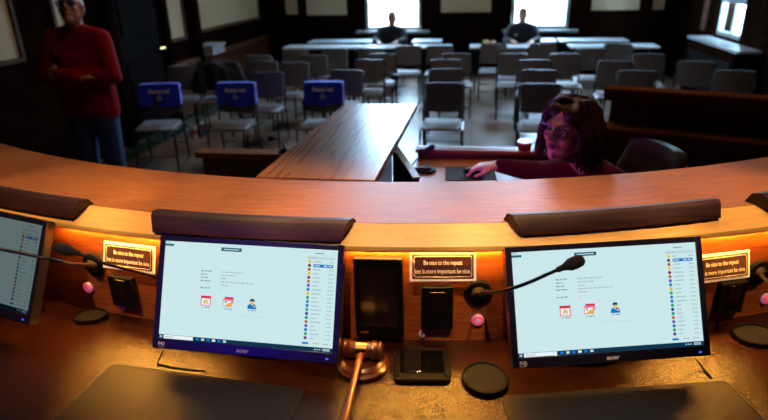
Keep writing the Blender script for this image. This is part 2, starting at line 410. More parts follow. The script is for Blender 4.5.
# left wall
bm = B(); add_box(bm, (XL-.1, (YB+YF)/2, HZ/2), (.2, YB-YF+.4, HZ)); struct('wall_left', bm, m_darkwood)
lw = lambda px, py: at_x(px, py, XL)
y1, y2 = lw(198, 15).y, lw(257, 8).y
beige(6, y1, y2, 1.16, 2.7, u_axis='y', x=XL, sgn=1)
beige(7, lw(157, 15).y, lw(181, 15).y, 1.12, 2.7, u_axis='y', x=XL, sgn=1)
beige(8, lw(53, 15).y, lw(62, 15).y, 1.25, 2.7, u_axis='y', x=XL, sgn=1)
beige(9, lw(-16, 30).y, lw(12, 30).y, 1.27, 2.7, u_axis='y', x=XL, sgn=1)
bm = B(); ya, yb = lw(160, 40).y, YB-.05
add_box(bm, (XL+.03, (ya+yb)/2, .42), (.06, yb-ya, .6)); add_box(bm, (XL+.06, (ya+yb)/2, .76), (.12, yb-ya, .07))
add_box(bm, (XL+.045, (ya+yb)/2, .12), (.09, yb-ya, .2)); struct('baseboard_left', bm, m_wallwood, bevel=.01)
py_ = lw(190, 20).y
bm = B(); add_box(bm, (XL+.07, py_, 1.9), (.12, .16, 3.0)); root = struct('trim_10', bm, m_darkwood, bevel=.02)
bm = B(); add_box(bm, (XL+.14, py_+.28, .86), (.26, .46, .12)); add_box(bm, (XL+.14, py_+.28, .93), (.30, .5, .03)); struct('trim_11', bm, mat('pale_stone_block', (168, 170, 172), .35), bevel=.008)
ym = lw(138, 40).y
bm = B()
for q in ((ym-.62, .14), (ym+.62, .14)): add_box(bm, (XL+.05, q[0], 1.2), (.10, q[1], 2.4))
add_box(bm, (XL+.05, ym, 2.47), (.10, 1.4, .16)); root = struct('door_1', bm, m_darkwood, bevel=.01)
bm = B(); add_box(bm, (XL+.02, ym, 1.2), (.04, 1.1, 2.4))
for z in (.6, 1.65): add_box(bm, (XL+.045, ym, z), (.02, .8, .75))
obj('door_leaf', bm, mat('black_stained_door', (14, 9, 7), .85, spec=.03), root, bevel=.008)
bm = B(); add_tube(bm, [(XL+.04, ym+.44, 1.05), (XL+.1, ym+.44, 1.05), (XL+.1, ym+.32, 1.05)], .012); obj('door_handle', bm, m_brass, root)
# right wall with its window and radiator cover
rwy0, rwy1 = 8.93, 9.9; rz0, rz1 = .93, 3.4
bm = B()
for (a, b, z0, z1) in ((YF-.2, rwy0, 0, HZ), (rwy1, YB+.25, 0, HZ), (rwy0, rwy1, 0, rz0), (rwy0, rwy1, rz1, HZ)):
    add_box(bm, (XR+.125, (a+b)/2, (z0+z1)/2), (.25, b-a, z1-z0))
struct('wall_right', bm, m_darkwood)
w3 = window('window_3', rwy0+.005, rwy1-.005, rz0+.005, rz1-.005, lambda u, d, z: V((XR-d+.1, u, z)))
bm = B(); zb = at_x(730, 3, XR).z; add_box(bm, (XR+.02, (rwy0+rwy1)/2, zb+.16), (.012, rwy1-rwy0-.12, .32))
obj('roller_blind', bm, mat('grey_blind', (126, 132, 136), .8), w3)
bm = B(); add_box(bm, (XR-.16, 9.1, .44), (.28, 1.8, .84)); rc = tag(obj('radiator_cover', bm, m_darkwood, bevel=.01), 'dark wooden radiator cover with pale top under the right hand window', 'radiator cover')
bm = B(); add_box(bm, (XR-.16, 9.1, .88), (.31, 1.9, .035)); obj('cover_top', bm, mat('pale_painted_sill', (150, 156, 156), .3), rc, bevel=.006)
bm = B()
for i in range(14): add_box(bm, (XR-.305, 8.35+i*.115, .45), (.012, .05, .55))
obj('grille', bm, m_blackmetal, rc)
bm = B(); add_box(bm, (XR-.02, 10.25, 1.7), (.05, .22, 1.5)); struct('trim_12', bm, m_wallwood, bevel=.01)
bm = B()
for ya in (5.2, 6.3, 7.4):
    for z in (.55, 1.75): add_box(bm, (XR-.012, ya, z), (.03, .85, .8 if z < 1 else 1.2))
add_box(bm, (XR-.03, 6.4, 1.03), (.06, 3.6, .07)); struct('baseboard_right', bm, m_darkwood, bevel=.012)
# pale building across the street, seen through the glass
m_facade = mat('pale_facade', (205, 208, 196), .8, var=.06, vscale=1)
bm = B(); add_box(bm, (10, 35, -2.1), (90, 46, .2)); struct('ground', bm, mat('street_paving', (120, 120, 118), .9))
m_court = mat('courtyard_facade', (50, 56, 52), .8, var=.06, vscale=1)  # pale facade coloured dark to dim the daylight it sends inside
m_facadeglass = mat('facade_window', (120, 150, 165), .2)
bl = thing('building', 'pale building across the street seen through the back windows', 'building', (-.5, 24, 0))
bm = B(); add_box(bm, (0, 3, 1.0), (26, 6, 6)); obj('wall', bm, m_facade, bl)
for i in range(6):
    for z in (-1.2, 1.3):
        bm = B(); add_box(bm, (-6.2+i*2.5, -.03, z+1.3), (.8, .1, 1.5)); obj('window', bm, m_facadeglass, bl)
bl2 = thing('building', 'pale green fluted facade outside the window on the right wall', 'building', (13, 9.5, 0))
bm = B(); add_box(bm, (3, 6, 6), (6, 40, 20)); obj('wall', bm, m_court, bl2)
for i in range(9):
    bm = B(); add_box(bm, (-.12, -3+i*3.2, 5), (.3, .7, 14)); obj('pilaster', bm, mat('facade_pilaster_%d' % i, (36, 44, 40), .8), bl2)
# ================================================================== the dais
DZ = .96
dais = thing('dais_desk', 'long curved wooden council dais desk with raised ledge', 'desk', (AC.x, AC.y, PZ))
segs = [(-33, -20.2), (-20.1, -7.2), (-7.1, 8.9), (9.0, 24.9), (25.0, 33)]
segs = [(-33, -19.0), (-18.998, -4.2), (-4.198, 12.6), (12.602, 33)]
for a, b in segs:
    m = (a+b)/2; off = V((0, 0, -PZ))
    bm = B(); add_arc(bm, [(3.215, 1.272), (3.55, 1.272), (3.55, 1.32), (3.222, 1.32), (3.215, 1.313)], a, b, 1, rot=m)
    obj('ledge_top', bm, m_ledge, dais, (0, 0, -PZ), math.radians(m))
for a, b in ((-33, -12.5), (-12.498, 5.3), (5.302, 9.3), (9.302, 33)):
    m = (a+b)/2
    bm = B(); add_arc(bm, [(3.5504, 1.2725), (3.591, 1.2725), (3.591, 1.257), (3.599, 1.257), (3.602, 1.262), (3.601, 1.274), (3.553, 1.319), (3.5504, 1.319)], a, b, 1, rot=m)
    obj('ledge_edge', bm, m_maple, dais, (0, 0, -PZ), math.radians(m))
for a, b in ((-33, -11.75), (-11.748, 3.0), (3.002, 18.9), (18.902, 33)):
    m = (a+b)/2
    bm = B(); add_arc(bm, [(3.535, DZ+.001), (3.572, DZ+.001), (3.572, 1.2715), (3.535, 1.2715)], a, b, 1, rot=m); obj('back_panel', bm, m_panel, dais, (0, 0, -PZ), math.radians(m))
for a, b in ((-33, -12.2), (-12.198, 5.6), (5.602, 33)):
    m = (a+b)/2
    bm = B(); add_arc(bm, [(3.53, DZ-.035), (4.28, DZ-.035), (4.29, DZ-.025), (4.29, DZ-.008), (4.28, DZ), (3.53, DZ)], a, b, 1, rot=m)
    obj('desktop', bm, m_desk, dais, (0, 0, -PZ), math.radians(m))
bm = B(); add_arc(bm, [(3.25, PZ+.002), (3.28, PZ+.002), (3.28, 1.2715), (3.25, 1.2715)], -33, 27, 1); obj('front_panel', bm, m_redwood, dais, (0, 0, -PZ))
for a in (-32.5, -23, -8, 6.8, 20.5, 32.5):
    bm = B(); add_box(bm, (0, -3.75, (DZ-.035+PZ)/2+.001), (.03, .9, DZ-.037-PZ)); obj('support_panel', bm, m_redwood, dais, (0, 0, -PZ), math.radians(a))
m_strip = emit('warm_light_strip', (255, 178, 70), STRIP)
for a, b in ((-11.6, -5.0), (2.9, 9.7), (18.6, 22.6)):
    bm = B(); add_arc(bm, [(3.5735, 1.2625), (3.584, 1.2625), (3.584, 1.2715), (3.5735, 1.2715)], a, b, 1); obj('light_strip', bm, m_strip, dais, (0, 0, -PZ))
# nameplate bars on the bevelled edge
def name_bar(a0, a1, s0, s1, i0, i1, label):
    """a block resting on the bevel, set s0..s1 up the slope along its length, its ends cut back by i0 and i1 degrees at the front"""
    c = (a0+a1)/2; R0 = 3.5; n = 14
    loc, rz = seat_frame(c, R0, 1.298)
    bm = B(); rings = []
    for k in range(n+1):
        q = k/n; s = s0+(s1-s0)*q; fr, fz = 3.5975-s, 1.2785+s
        sec = [(fr, fz, 1), (fr+.013, fz+.003, 1), (3.600-s, 1.330+s*.65, .45), (3.589-s, 1.339+s*.65, .35), (3.562-s, 1.335+s*.5, .15), (3.549-s, 1.3206, 0), (3.5512, 1.3206, .2)]
        rg = []
        for r, z, e in sec:
            a = math.radians(a0+i0*e + (a1-i1*e-a0-i0*e)*q - c); rg.append(bm.verts.new((r*math.sin(a), R0-r*math.cos(a), z-1.298)))
        rings.append(rg)
    for A, Bq in zip(rings, rings[1:]):
        for j in range(7): bm.faces.new((A[j], A[(j+1) % 7], Bq[(j+1) % 7], Bq[j]))
    bm.faces.new(rings[0]); bm.faces.new(rings[-1])
    o = obj('nameplate_bar', bm, m_walnut, None, loc, rz, bevel=.0015)
    return tag(o, label, 'nameplate bar', 'dark walnut nameplate bars along the dais')
name_bar(-19.5, -9.9, .012, .010, .1, .6, 'blank dark walnut nameplate bar on the ledge above the dim far left monitor')
name_bar(-6.05, 3.25, .003, .006, .1, .6, 'blank dark walnut nameplate bar on the ledge above the monitor beside the gavel')
name_bar(9.65, 19.2, .017, .026, .6, 0, 'blank dark walnut nameplate bar on the ledge above the monitor with the microphone in front')
name_bar(21.2, 30.9, .028, .028, .6, 0, 'blank dark walnut nameplate bar tip at the right edge of the ledge')
# ================================================================== monitors
ui_white = (208, 238, 241)
UI = {}
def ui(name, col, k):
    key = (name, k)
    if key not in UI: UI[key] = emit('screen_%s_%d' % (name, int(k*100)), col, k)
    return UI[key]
DOTS = [(240, 200, 60), (120, 70, 60), (190, 100, 50), (240, 200, 60), (150, 50, 120), (190, 110, 50), (120, 80, 200), (30, 130, 210), (240, 190, 60), (40, 170, 110), (30, 140, 200), (30, 130, 200), (40, 170, 110), (50, 70, 150), (20, 150, 150), (200, 100, 60), (120, 80, 190), (20, 130, 200), (40, 170, 110), (110, 60, 120)]
def monitor(a, r, label, bright, lift=0.0):
    loc, rz = seat_frame(a, r, DZ)
    root = thing('monitor', label, 'monitor', loc, rz, 'monitors on the dais')
    W, Hh = .508, .300; tilt = math.radians(-26)
    # panel frame: x across, v up the panel, n towards the viewer; bottom edge at z .07
    o0 = V((0, 0, .072+lift)); up = V((0, math.sin(-tilt), math.cos(tilt))); n = V((0, -math.cos(tilt), math.sin(-tilt)))
    n = V((0, -up.z, up.y)); xx = V((1, 0, 0))
    P = lambda x, v, d=0: o0 + xx*x + up*v + n*d
    Mx = Matrix((xx, up, n)).transposed().to_4x4()
    def plane(x, v, d): m = Mx.copy(); m.translation = P(x, v, d); return m
    sx0, sx1, sv0, sv1 = -.2385, .2385, .026, .286
    bm = B()                                            # housing with a recess for the screen
    add_prism(bm, rrect(W, Hh, .008, 3, 0, Hh/2), -.03, -.004, plane(0, 0, 0))
    for (x0, x1, v0, v1) in ((-W/2, sx0, 0, Hh), (sx1, W/2, 0, Hh), (sx0, sx1, 0, sv0), (sx0, sx1, sv1, Hh)):
        add_prism(bm, [(x0, v0), (x1, v0), (x1, v1), (x0, v1)], -.006, 0, plane(0, 0, 0))
    obj('bezel', bm, m_bezel, root, bevel=.0012)
    S = lambda u, v: (sx0+(sx1-sx0)*u, sv1-(sv1-sv0)*v)  # u right, v down
    bm = B(); add_prism(bm, [S(0, 1), S(1, 1), S(1, 0), S(0, 0)], -.0039, -.0025, plane(0, 0, 0))
    scr = obj('screen', bm, ui('white', ui_white, bright), root)
    mats = [ui('grey', (172, 196, 204), bright), ui('slate', (44, 104, 122), bright), ui('taskbar', (18, 52, 78), bright), ui('blue', (24, 120, 204), bright), ui('ink', (142, 162, 172), bright), ui('pale', (196, 222, 228), bright), ui('plain', (238, 250, 252), bright)]
    bm = B(); q = [0]
    def rect(u0, v0, u1, v1, mi, d=.0002):
        q[0] += 1; e = d + q[0]*4e-6
        add_quad(bm, [P(*S(u0, v1), -.0025+e), P(*S(u1, v1), -.0025+e), P(*S(u1, v0), -.0025+e), P(*S(u0, v0), -.0025+e)], mi)
    rect(.335, .035, .455, .072, 1); rect(.35, .049, .44, .058, 5)
    rect(.0, .028, .052, .05, 1); rect(.0, .008, .03, .018, 0)
    for v, u1, w1 in ((.285, .285, .475), (.318, .262, .43), (.35, .272, .38), (.384, .288, .53), (.415, 0, .39), (.455, .29, 0)):
        for (u0, ue, mi) in ((.225, u1, 4), (.345, w1, 0)):
            u = u0
            while ue and u < ue:                         # words, each a short run of grey strokes
                l = min(random.uniform(.012, .03), ue-u); rect(u, v-.006, u+l, v+.005, mi); u += l+.005
    rect(.345, .452, .351, .462, 0)
    rect(.83, .072, .985, .10, 5); rect(.875, .036, .925, .046, 4)
    rect(.838, .082, .885, .09, 0)
    rect(.868, .148, .978, .178, 3); rect(.872, .158, .905, .168, 5); rect(.925, .156, .945, .17, 5); rect(.952, .157, .97, .169, 5)
    for i in range(20):
        v = .125+i*.0395
        if i == 1: continue
        l = random.uniform(.02, .06); rect(.868, v-.006, .868+l, v+.004, 0); rect(.955, v-.006, .966, v+.005, 0); rect(.97, v-.006, .98, v+.005, 0)
    rect(.83, .915, .865, .934, 3); rect(.89, .918, .925, .928, 0); rect(.945, .918, .975, .928, 0)
    rect(0, .957, 1, 1, 2); rect(.03, .960, .205, .996, 6); rect(.038, .974, .09, .983, 0)
    for i in range(6): rect(.222+i*.032, .967, .24+i*.032, .989, (3, 5, 3, 6, 3, 5)[i])
    rect(.007, .968, .013, .977, 5); rect(.0145, .968, .0205, .977, 5); rect(.007, .9795, .013, .989, 5); rect(.0145, .9795, .0205, .989, 5)
    for i in range(3): rect(.90+i*.013, .973, .907+i*.013, .984, 5)
    rect(.945, .967, .985, .975, 5); rect(.945, .98, .985, .988, 5)
    obj('screen_text', bm, mats, scr, recalc=False)
    # the coloured participant dots
    bm = B(); dm = [ui('dot%d' % (i), c, bright) for i, c in enumerate(DOTS)]
    for i in range(20):
        x, y = S(.846, .123+i*.0395); vs = [bm.verts.new(P(x+.0043*math.cos(2*PI*k/12), y+.0043*math.sin(2*PI*k/12), -.0022)) for k in range(12)]
        f = bm.faces.new(vs); f.material_index = i
    obj('participant_dots', bm, dm, scr, recalc=False)
    def icon(name, u, v, polys, cols):
        x, y = S(u, v); bm = B(); ms = [ui(name+str(i), c, bright) for i, c in enumerate(cols)]
        for k, (poly, mi) in enumerate(polys):
            f = bm.faces.new([bm.verts.new(P(x+px*.001, y+py*.001, -.00225+k*2e-5)) for px, py in poly]); f.material_index = mi
        for i in range(3):
            w = (2.5, 4, 3)[i]; cx = -9+i*8
            f = bm.faces.new([bm.verts.new(P(x+px*.001, y+py*.001, -.0021)) for px, py in ((cx, -18.4), (cx+w*1.6, -18.4), (cx+w*1.6, -16), (cx, -16))]); f.material_index = len(cols)-1
        obj(name, bm, ms, scr, recalc=False)
    R = lambda x0, y0, x1, y1: [(x0, y0), (x1, y0), (x1, y1), (x0, y1)]
    G = (120, 140, 150)
    icon('calendar_icon', .265, .585, [(R(-14, -13, 14, 13), 0), (R(-14, 7, 14, 13), 1), (R(-11.5, -11, 11.5, 6), 2), ([(-8, -3), (8, -3), (0, 5)], 3), (R(-6, -9, 6, -3), 3), (R(-2, -9, 2, -4), 2)],
         [(228, 120, 140), (214, 50, 84), (240, 250, 250), (222, 196, 90), G])
    icon('folder_icon', .395, .585, [(R(-10, -2, 15, 14), 0), (R(-10, 9, 15, 14), 1), (R(-14, -11, 11, 8), 0), (R(-12, -9, 9, 4), 2), ([(-8, -9), (9, -9), (9, 0), (0, -2)], 3), (R(-8, -2, -4, 3), 4)],
         [(232, 130, 150), (214, 50, 84), (240, 250, 250), (244, 186, 40), (40, 120, 190), G])
    circ = lambda cx, cy, r, n=14: [(cx+r*math.cos(2*PI*k/n), cy+r*math.sin(2*PI*k/n)) for k in range(n)]
    icon('person_icon', .535, .585, [([(-12, -13), (12, -13), (12, -5), (7, 0), (-7, 0), (-12, -5)], 0), (circ(0, 5, 6.2), 1), ([(-7, 7), (7, 7), (6, 12), (0, 14), (-6, 12)], 2), ([(-3, 0), (3, 0), (0, -6)], 1), (R(4, -8, 10, -4), 1)],
         [(0, 126, 206), (240, 200, 90), (24, 70, 120), G])
    bm = B(); add_text(bm, 'acer', .0155, plane(0, .0125, .0003), bold=.0003, sx=1.25); obj('logo', bm, mat('logo_silver', (200, 198, 200), .5), root)
    bm = B(); add_text(bm, 'FHD', .012, plane(-.228, .0125, .0003), bold=.0002, sx=.8); add_box(bm, P(-.228, .005, .0002), (.017, .0008, .0005)); obj('sticker', bm, m_white, root)
    bm = B(); add_box(bm, P(.226, .0105, .0004), (.007, .001, .0035)); obj('power_light', bm, m_blueled, root)
    # stand
    bm = B(); ps = [P(0, .13, -.03), P(0, .10, -.055), V((0, .135, .10)), V((0, .135, .012))]
    add_box(bm, P(0, .13, -.038), (.12, .09, .02), Matrix.Rotation(math.radians(26-0), 3, 'X')); add_tube(bm, ps, .022, 10, flat=.6); obj('stand_neck', bm, m_black, root)
    bm = B(); add_lathe(bm, [(0, 0), (.1, 0), (.1, .006), (.094, .011), (0, .014)], 36, 0, Matrix.Translation((0, .134, .0005)) @ Matrix.Diagonal((1.05, .5, 1, 1))); obj('stand_base', bm, m_black, root)
    return root, P
mon_c, _ = monitor(-1.03, 3.775, 'lit monitor with purple lit bezel left of the wooden gavel', .94)
mon_r, _ = monitor(13.25, 3.795, 'lit monitor behind the gooseneck microphone on the right of the dais', .94, .004)
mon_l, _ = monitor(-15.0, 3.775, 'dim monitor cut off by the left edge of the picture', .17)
def cable(pts, label):
    bm = B(); add_tube(bm, pts, .0022, 6)
    c = V(pts[0]); bmesh.ops.translate(bm, verts=bm.verts, vec=-c)
    tag(obj('monitor_cable', bm, m_black, None, c), label, 'cable', 'monitor cables on the desk')
Dz = lambda px, py, h=0: at_z(px, py, DZ+h)
cable([Dz(690, 352, .06), Dz(698, 362, .02), Dz(704, 370, .003), Dz(712, 378, .003)], 'thin black cable hanging below the right corner of the right monitor')
cable([Dz(164, 350, .06), Dz(160, 357, .02), Dz(157, 364, .0025), Dz(176, 368, .0025), Dz(205, 371, .0025)], 'thin black cable below the left corner of the monitor left of the gavel')
# ================================================================== things on the back panel
RP = 3.572
def panel_spot(px, py, r=RP):
    p = at_r(px, py, r); return ang(p), p.z
def sign(a, z, label, lean=0.0):
    loc, rz = seat_frame(a, RP, z)
    root = thing('sign', label, 'sign', loc, rz, 'small framed signs on the back panel')
    w, h = .178, .080; R = Matrix.Rotation(math.radians(-lean), 4, 'X'); F = Matrix.Rotation(PI/2, 4, 'X')
    T = Matrix.Translation((0, -.006-.044*math.sin(math.radians(lean)), 0)) @ R
    bm = B(); add_prism(bm, rrect(w, h, .002, 2), 0, .004, T @ F); obj('border', bm, m_white, root)
    bm = B(); add_prism(bm, rrect(w-.014, h-.014, .002, 2), .0041, .0052, T @ F); obj('plaque', bm, m_plaque, root)
    bm = B()
    M = T @ F @ Matrix.Translation((0, .010, .0053)); add_text(bm, 'Be nice to the repeat', .0172, M, bold=.0002, sx=.70)
    M = T @ F @ Matrix.Translation((0, -.013, .0053)); add_text(bm, 'bet is more important be nice.', .0172, M, bold=.0002, sx=.70)
    obj('lettering', bm, m_plaqueink, root)
    bm = B()
    pts = [T @ F @ V((x, y, .0056)) for x, y in rrect(w-.024, h-.024, .006, 4)]
    add_tube(bm, pts, .0005, 4, closed=True); obj('border_line', bm, m_plaqueink, root)
sign(-7.68, 1.186, 'white bordered brown sign left of the monitor beside the gavel', 18)
sign(6.98, 1.212, 'white bordered purple brown sign between the two lit monitors', 18)
sign(19.66, 1.158, 'white bordered sign partly hidden behind the right monitor', 16)
def wall_box(a, z, h, label):
    loc, rz = seat_frame(a, RP, z); root = thing('voting_unit', label, 'voting unit', loc, rz, 'black boxes on the back panel')
    w = .088
    bm = B(); add_box(bm, (0, -.012, 0), (w, .022, h)); obj('housing', bm, m_black, root, bevel=.004)
    bm = B(); add_box(bm, (0, -.0245, .012), (w*.46, .004, h*.62)); obj('flap', bm, m_gloss, root, bevel=.0015)
    bm = B(); add_tube(bm, [(0, -.0235, -h*.42), (0, -.025, -h*.42)], .002, 8); obj('indicator', bm, m_steel, root)
wall_box(6.77, 1.080, .137, 'black box under the sign between the two lit monitors')
wall_box(-8.55, 1.060, .104, 'black box under the sign left of the gavel monitor')
wall_box(20.6, 1.048, .105, 'black box under the half hidden sign right of the right monitor')
def push_button(a, z, label):
    loc, rz = seat_frame(a, RP, z); root = thing('push_button', label, 'button', loc, rz, 'round lit push buttons')
    F = Matrix.Translation((0, -.0005, 0)) @ Matrix.Rotation(PI/2, 4, 'X')
    bm = B(); add_lathe(bm, [(.0105, 0), (.0175, 0), (.0175, .006), (.0155, .008), (.0105, .008)], 28, 0, F); obj('rim', bm, m_pinkcap, root)
    bm = B(); add_lathe(bm, [(.0098, 0), (.0145, .0082), (.0115, .0105), (.0098, .0105)], 28, 0, F); obj('ring', bm, m_redring, root)
    bm = B(); add_lathe(bm, [(0, .001), (.0097, .001), (.0097, .009), (.007, .0105), (0, .011)], 28, 0, F); obj('cap', bm, m_pinkcap, root)
push_button(8.62, 1.031, 'red ringed button below the microphone base between the lit monitors')
push_button(-10.95, 1.043, 'red ringed button left of the gavel monitor')
push_button(22.9, 1.014, 'red ringed button at the right edge of the dais')
def lock(a, z, label):
    loc, rz = seat_frame(a, RP, z); F = Matrix.Translation((0, -.0005, 0)) @ Matrix.Rotation(PI/2, 4, 'X')
    root = thing('key_lock', label, 'lock', loc, rz, 'small round silver locks')
    bm = B(); add_lathe(bm, [(0, 0), (.0105, 0), (.0105, .005), (.0085, .0085), (0, .009)], 20, 0, F); obj('barrel', bm, mat('lock_steel', (206, 164, 178), .4, .2), root)
    bm = B(); add_box(bm, (0, -.0098, 0), (.0014, .001, .007)); obj('keyhole', bm, m_gloss, root)
lock(6.12, .985, 'small silver lock below the box between the lit monitors')
lock(-9.0, .992, 'small silver lock left of the gavel monitor')
lock(21.1, .978, 'small silver lock right of the right monitor')
# touch panel leaning on the panel
loc, rz = seat_frame(4.2, RP, 1.112); root = thing('touch_panel', 'black glossy touch panel right of the gavel monitor', 'touch panel', loc, rz)
bm = B(); add_box(bm, (0, -.014, 0), (.134, .026, .248)); obj('housing', bm, m_black, root, bevel=.005)
bm = B(); add_box(bm, (0, -.028, .006), (.102, .002, .188)); obj('screen', bm, mat('panel_glass', (22, 18, 18), .22), root)
bm = B(); add_text(bm, '‹AMX', .0105, Matrix.Translation((-.043, -.0275, -.108)) @ Matrix.Rotation(PI/2, 4, 'X'), bold=.0002); obj('logo', bm, mat('logo_red', (190, 90, 90), .4), root)
# gooseneck microphones
m_micbase = mat('microphone_base', (12, 11, 13), .6, spec=.08)
def gooseneck(label, base, neck, hd, group='gooseneck microphones', axis=None, foot=(.040, .026)):
    """base point, its outward axis, neck points, and the foam head's end points - world coordinates"""
    base = V(base); ax = V(axis or (0, 0, 1)).normalized()
    root = thing('gooseneck_microphone', label, 'microphone', base, 0, group)
    x, y = frame_for(ax); M = Matrix((x, y, ax)).transposed().to_4x4()
    R, h = foot
    bm = B(); add_lathe(bm, [(0, 0.0005), (R, .0005), (R, .006), (R*.9, .010), (R*.55, .011), (R*.5, h*.6), (R*.36, h), (0, h*1.02)], 28, 0, M); obj('base', bm, m_micbase, root)
    pts = [ax*h*.8] + [V(p)-base for p in neck]
    sm = []                                           # catmull-rom
    for i in range(len(pts)-1):
        p0, p1, p2, p3 = pts[max(i-1, 0)], pts[i], pts[i+1], pts[min(i+2, len(pts)-1)]
        for k in range(6):
            t = k/6; sm.append(.5*((2*p1)+(p2-p0)*t+(2*p0-5*p1+4*p2-p3)*t*t+(3*p1-p0-3*p2+p3)*t**3))
    sm.append(pts[-1]); n = len(sm)
    bm = B(); add_tube(bm, sm, [.0052 if i < n*.3 else .0042 for i in range(n)], 10); obj('neck', bm, m_blackmetal, root)
    a, b = V(hd[0])-base, V(hd[1])-base; d = (b-a); L = d.length; d.normalize(); x, y = frame_for(d); M = Matrix((x, y, d)).transposed().to_4x4(); M.translation = a
    bm = B(); add_lathe(bm, [(0, -.012), (.006, -.012), (.007, .002), (.010, .010), (.0135, L*.35), (.0145, L*.6), (.0125, L*.88), (.007, L), (0, L*1.01)], 20, 0, M); obj('foam_head', bm, m_foam, root)
def out(a): return V((math.sin(math.radians(a)), -math.cos(math.radians(a)), 0))
def pbase(px, py): p = at_r(px, py, RP); return p, out(ang(p))
A_ = at_r
p, o = pbase(478, 292)
gooseneck('gooseneck microphone reaching across the right monitor', p, [A_(484, 292, 3.64), A_(494, 292, 3.75), A_(510, 289, 3.825), A_(530, 282, 3.845), A_(550, 273, 3.85), A_(562, 268, 3.85)], (A_(562, 268, 3.85), A_(584, 259, 3.85)), axis=o)
p, o = pbase(95, 264)
gooseneck('gooseneck microphone pointing left across the dim monitor', p, [A_(88, 265, 3.64), A_(72, 264, 3.75), A_(58, 261, 3.83), A_(30, 255, 3.86), A_(0, 249, 3.88), A_(-30, 242, 3.9)], (A_(-30, 242, 3.9), A_(-52, 236, 3.91)), axis=o)
p, o = pbase(176, 284)
gooseneck('gooseneck microphone with its black foam head left of the small sign', p, [A_(172, 283, 3.60), A_(156, 277, 3.63), A_(125, 269, 3.70), A_(100, 262, 3.73), A_(82, 255, 3.75), A_(76, 252.5, 3.75)], (A_(76, 252.5, 3.75), A_(55, 246.5, 3.755)), axis=o)
p, o = pbase(757, 272)
gooseneck('gooseneck microphone at the right edge with its neck leaving the picture', p, [A_(762, 276, 3.65), A_(772, 284, 3.75), A_(800, 290, 3.82), A_(840, 285, 3.84)], (A_(840, 285, 3.84), A_(865, 280, 3.84)), axis=o)
# ================================================================== things on the desk
def speaker(px, py, w, d, label, turn=0):
    p = at_z(px, py, DZ+.0005); root = thing('desk_speaker', label, 'speaker grille', p, math.radians(ang(p)+turn), 'oval desk speakers')
    D = Matrix.Diagonal((w/2, d/2, 1, 1))
    bm = B(); add_lathe(bm, [(1, 0), (1, .009), (.96, .013), (.86, .013), (.84, .009), (.84, 0)], 40, 0, D); obj('rim', bm, m_black, root)
    bm = B(); add_lathe(bm, [(.84, .001), (.84, .0095), (0, .0105)], 40, 0, D)
    obj('grille', bm, m_grille, root)
def grille_mat():
    m, nt, b = new_mat('perforated_grille'); N = nt.nodes.new; L = nt.links.new
    tc = N('ShaderNodeTexCoord'); v = N('ShaderNodeTexVoronoi'); v.inputs['Scale'].default_value = 190; v.inputs['Randomness'].default_value = 0
    r = N('ShaderNodeValToRGB'); r.color_ramp.elements[0].position = .25; r.color_ramp.elements[1].position = .4
    r.color_ramp.elements[0].color = (.002, .002, .002, 1); r.color_ramp.elements[1].color = (.010, .0095, .009, 1)
    L(tc.outputs['Object'], v.inputs['Vector']); L(v.outputs['Distance'], r.inputs['Fac']); L(r.outputs['Color'], b.inputs['Base Color'])
    b.inputs['Roughness'].default_value = .65; b.inputs['Specular IOR Level'].default_value = .15; return m
m_grille = grille_mat()
speaker(485, 380.5, .122, .135, 'black oval speaker grille right of the square desk outlet')
speaker(91, 318, .105, .078, 'black oval speaker grille left of the gavel monitor', 18)
speaker(755, 337, .13, .11, 'black oval speaker grille at the right edge of the desk')
p = at_z(422, 367, DZ+.0005); root = thing('outlet_box', 'black rectangular flip up outlet box set in the desk beside the gavel', 'outlet box', p, math.radians(ang(p)))
bm = B()
add_prism(bm, rrect(.148, .142, .02, 5), 0, .010)
for (cx, cy, sx, sy) in ((-.066, 0, .016, .11), (.066, 0, .016, .11), (0, .062, .12, .012), (0, -.055, .12, .028)): add_box(bm, (cx, cy, .0115), (sx, sy, .005))
obj('frame', bm, m_black, root, bevel=.003)
bm = B(); add_box(bm, (0, .008, .0125), (.116, .092, .004)); obj('lid', bm, m_gloss, root, bevel=.002)
bm = B()
for s in (-1, 1): add_tube(bm, [(s*.052, .008, .0146), (s*.052, .008, .0162)], .0025, 8)
obj('screw', bm, m_steel, root)
# gavel and sounding block
pb = at_z(363, 366, DZ+.0005)
root = thing('sounding_block', 'round turned wooden sounding block under the gavel head', 'sounding block', pb)
bm = B(); add_lathe(bm, [(0, 0), (.066, 0), (.07, .004), (.07, .012), (.064, .016), (.060, .018), (.060, .024), (.052, .030), (0, .031)], 48); obj('block', bm, m_mahog, root)
bm = B(); add_lathe(bm, [(.0601, .0185), (.0615, .021), (.0601, .0235)], 48); obj('groove_ring', bm, m_handle, root)
gz = DZ+.0315+.0275
gc = pb + V((0, -.004, .0315+.0255)); hax = V((1, .02, 0)).normalized()
root = thing('gavel', 'wooden gavel with brass band lying on its round block', 'gavel', gc)
x, y = frame_for(hax); M = Matrix((x, y, hax)).transposed().to_4x4()
def half(s):
    return [(0, s*.056), (.018, s*.056), (.024, s*.053), (.0255, s*.046), (.0225, s*.041), (.0255, s*.036), (.0255, s*.028), (.0215, s*.024), (.0215, s*.0135)]
bm = B(); pr = half(-1)+half(1)[::-1]; add_lathe(bm, pr, 32, 0, M); obj('head', bm, m_mahog, root)
bm = B(); add_lathe(bm, [(.0218, -.0145), (.0232, -.0145), (.0232, .0145), (.0218, .0145)], 32, 0, M); obj('brass_band', bm, m_brass, root)
he = at_z(338, 445, DZ+.022) - gc; d = he.normalized(); L = he.length
x, y = frame_for(d); M = Matrix((x, y, d)).transposed().to_4x4()
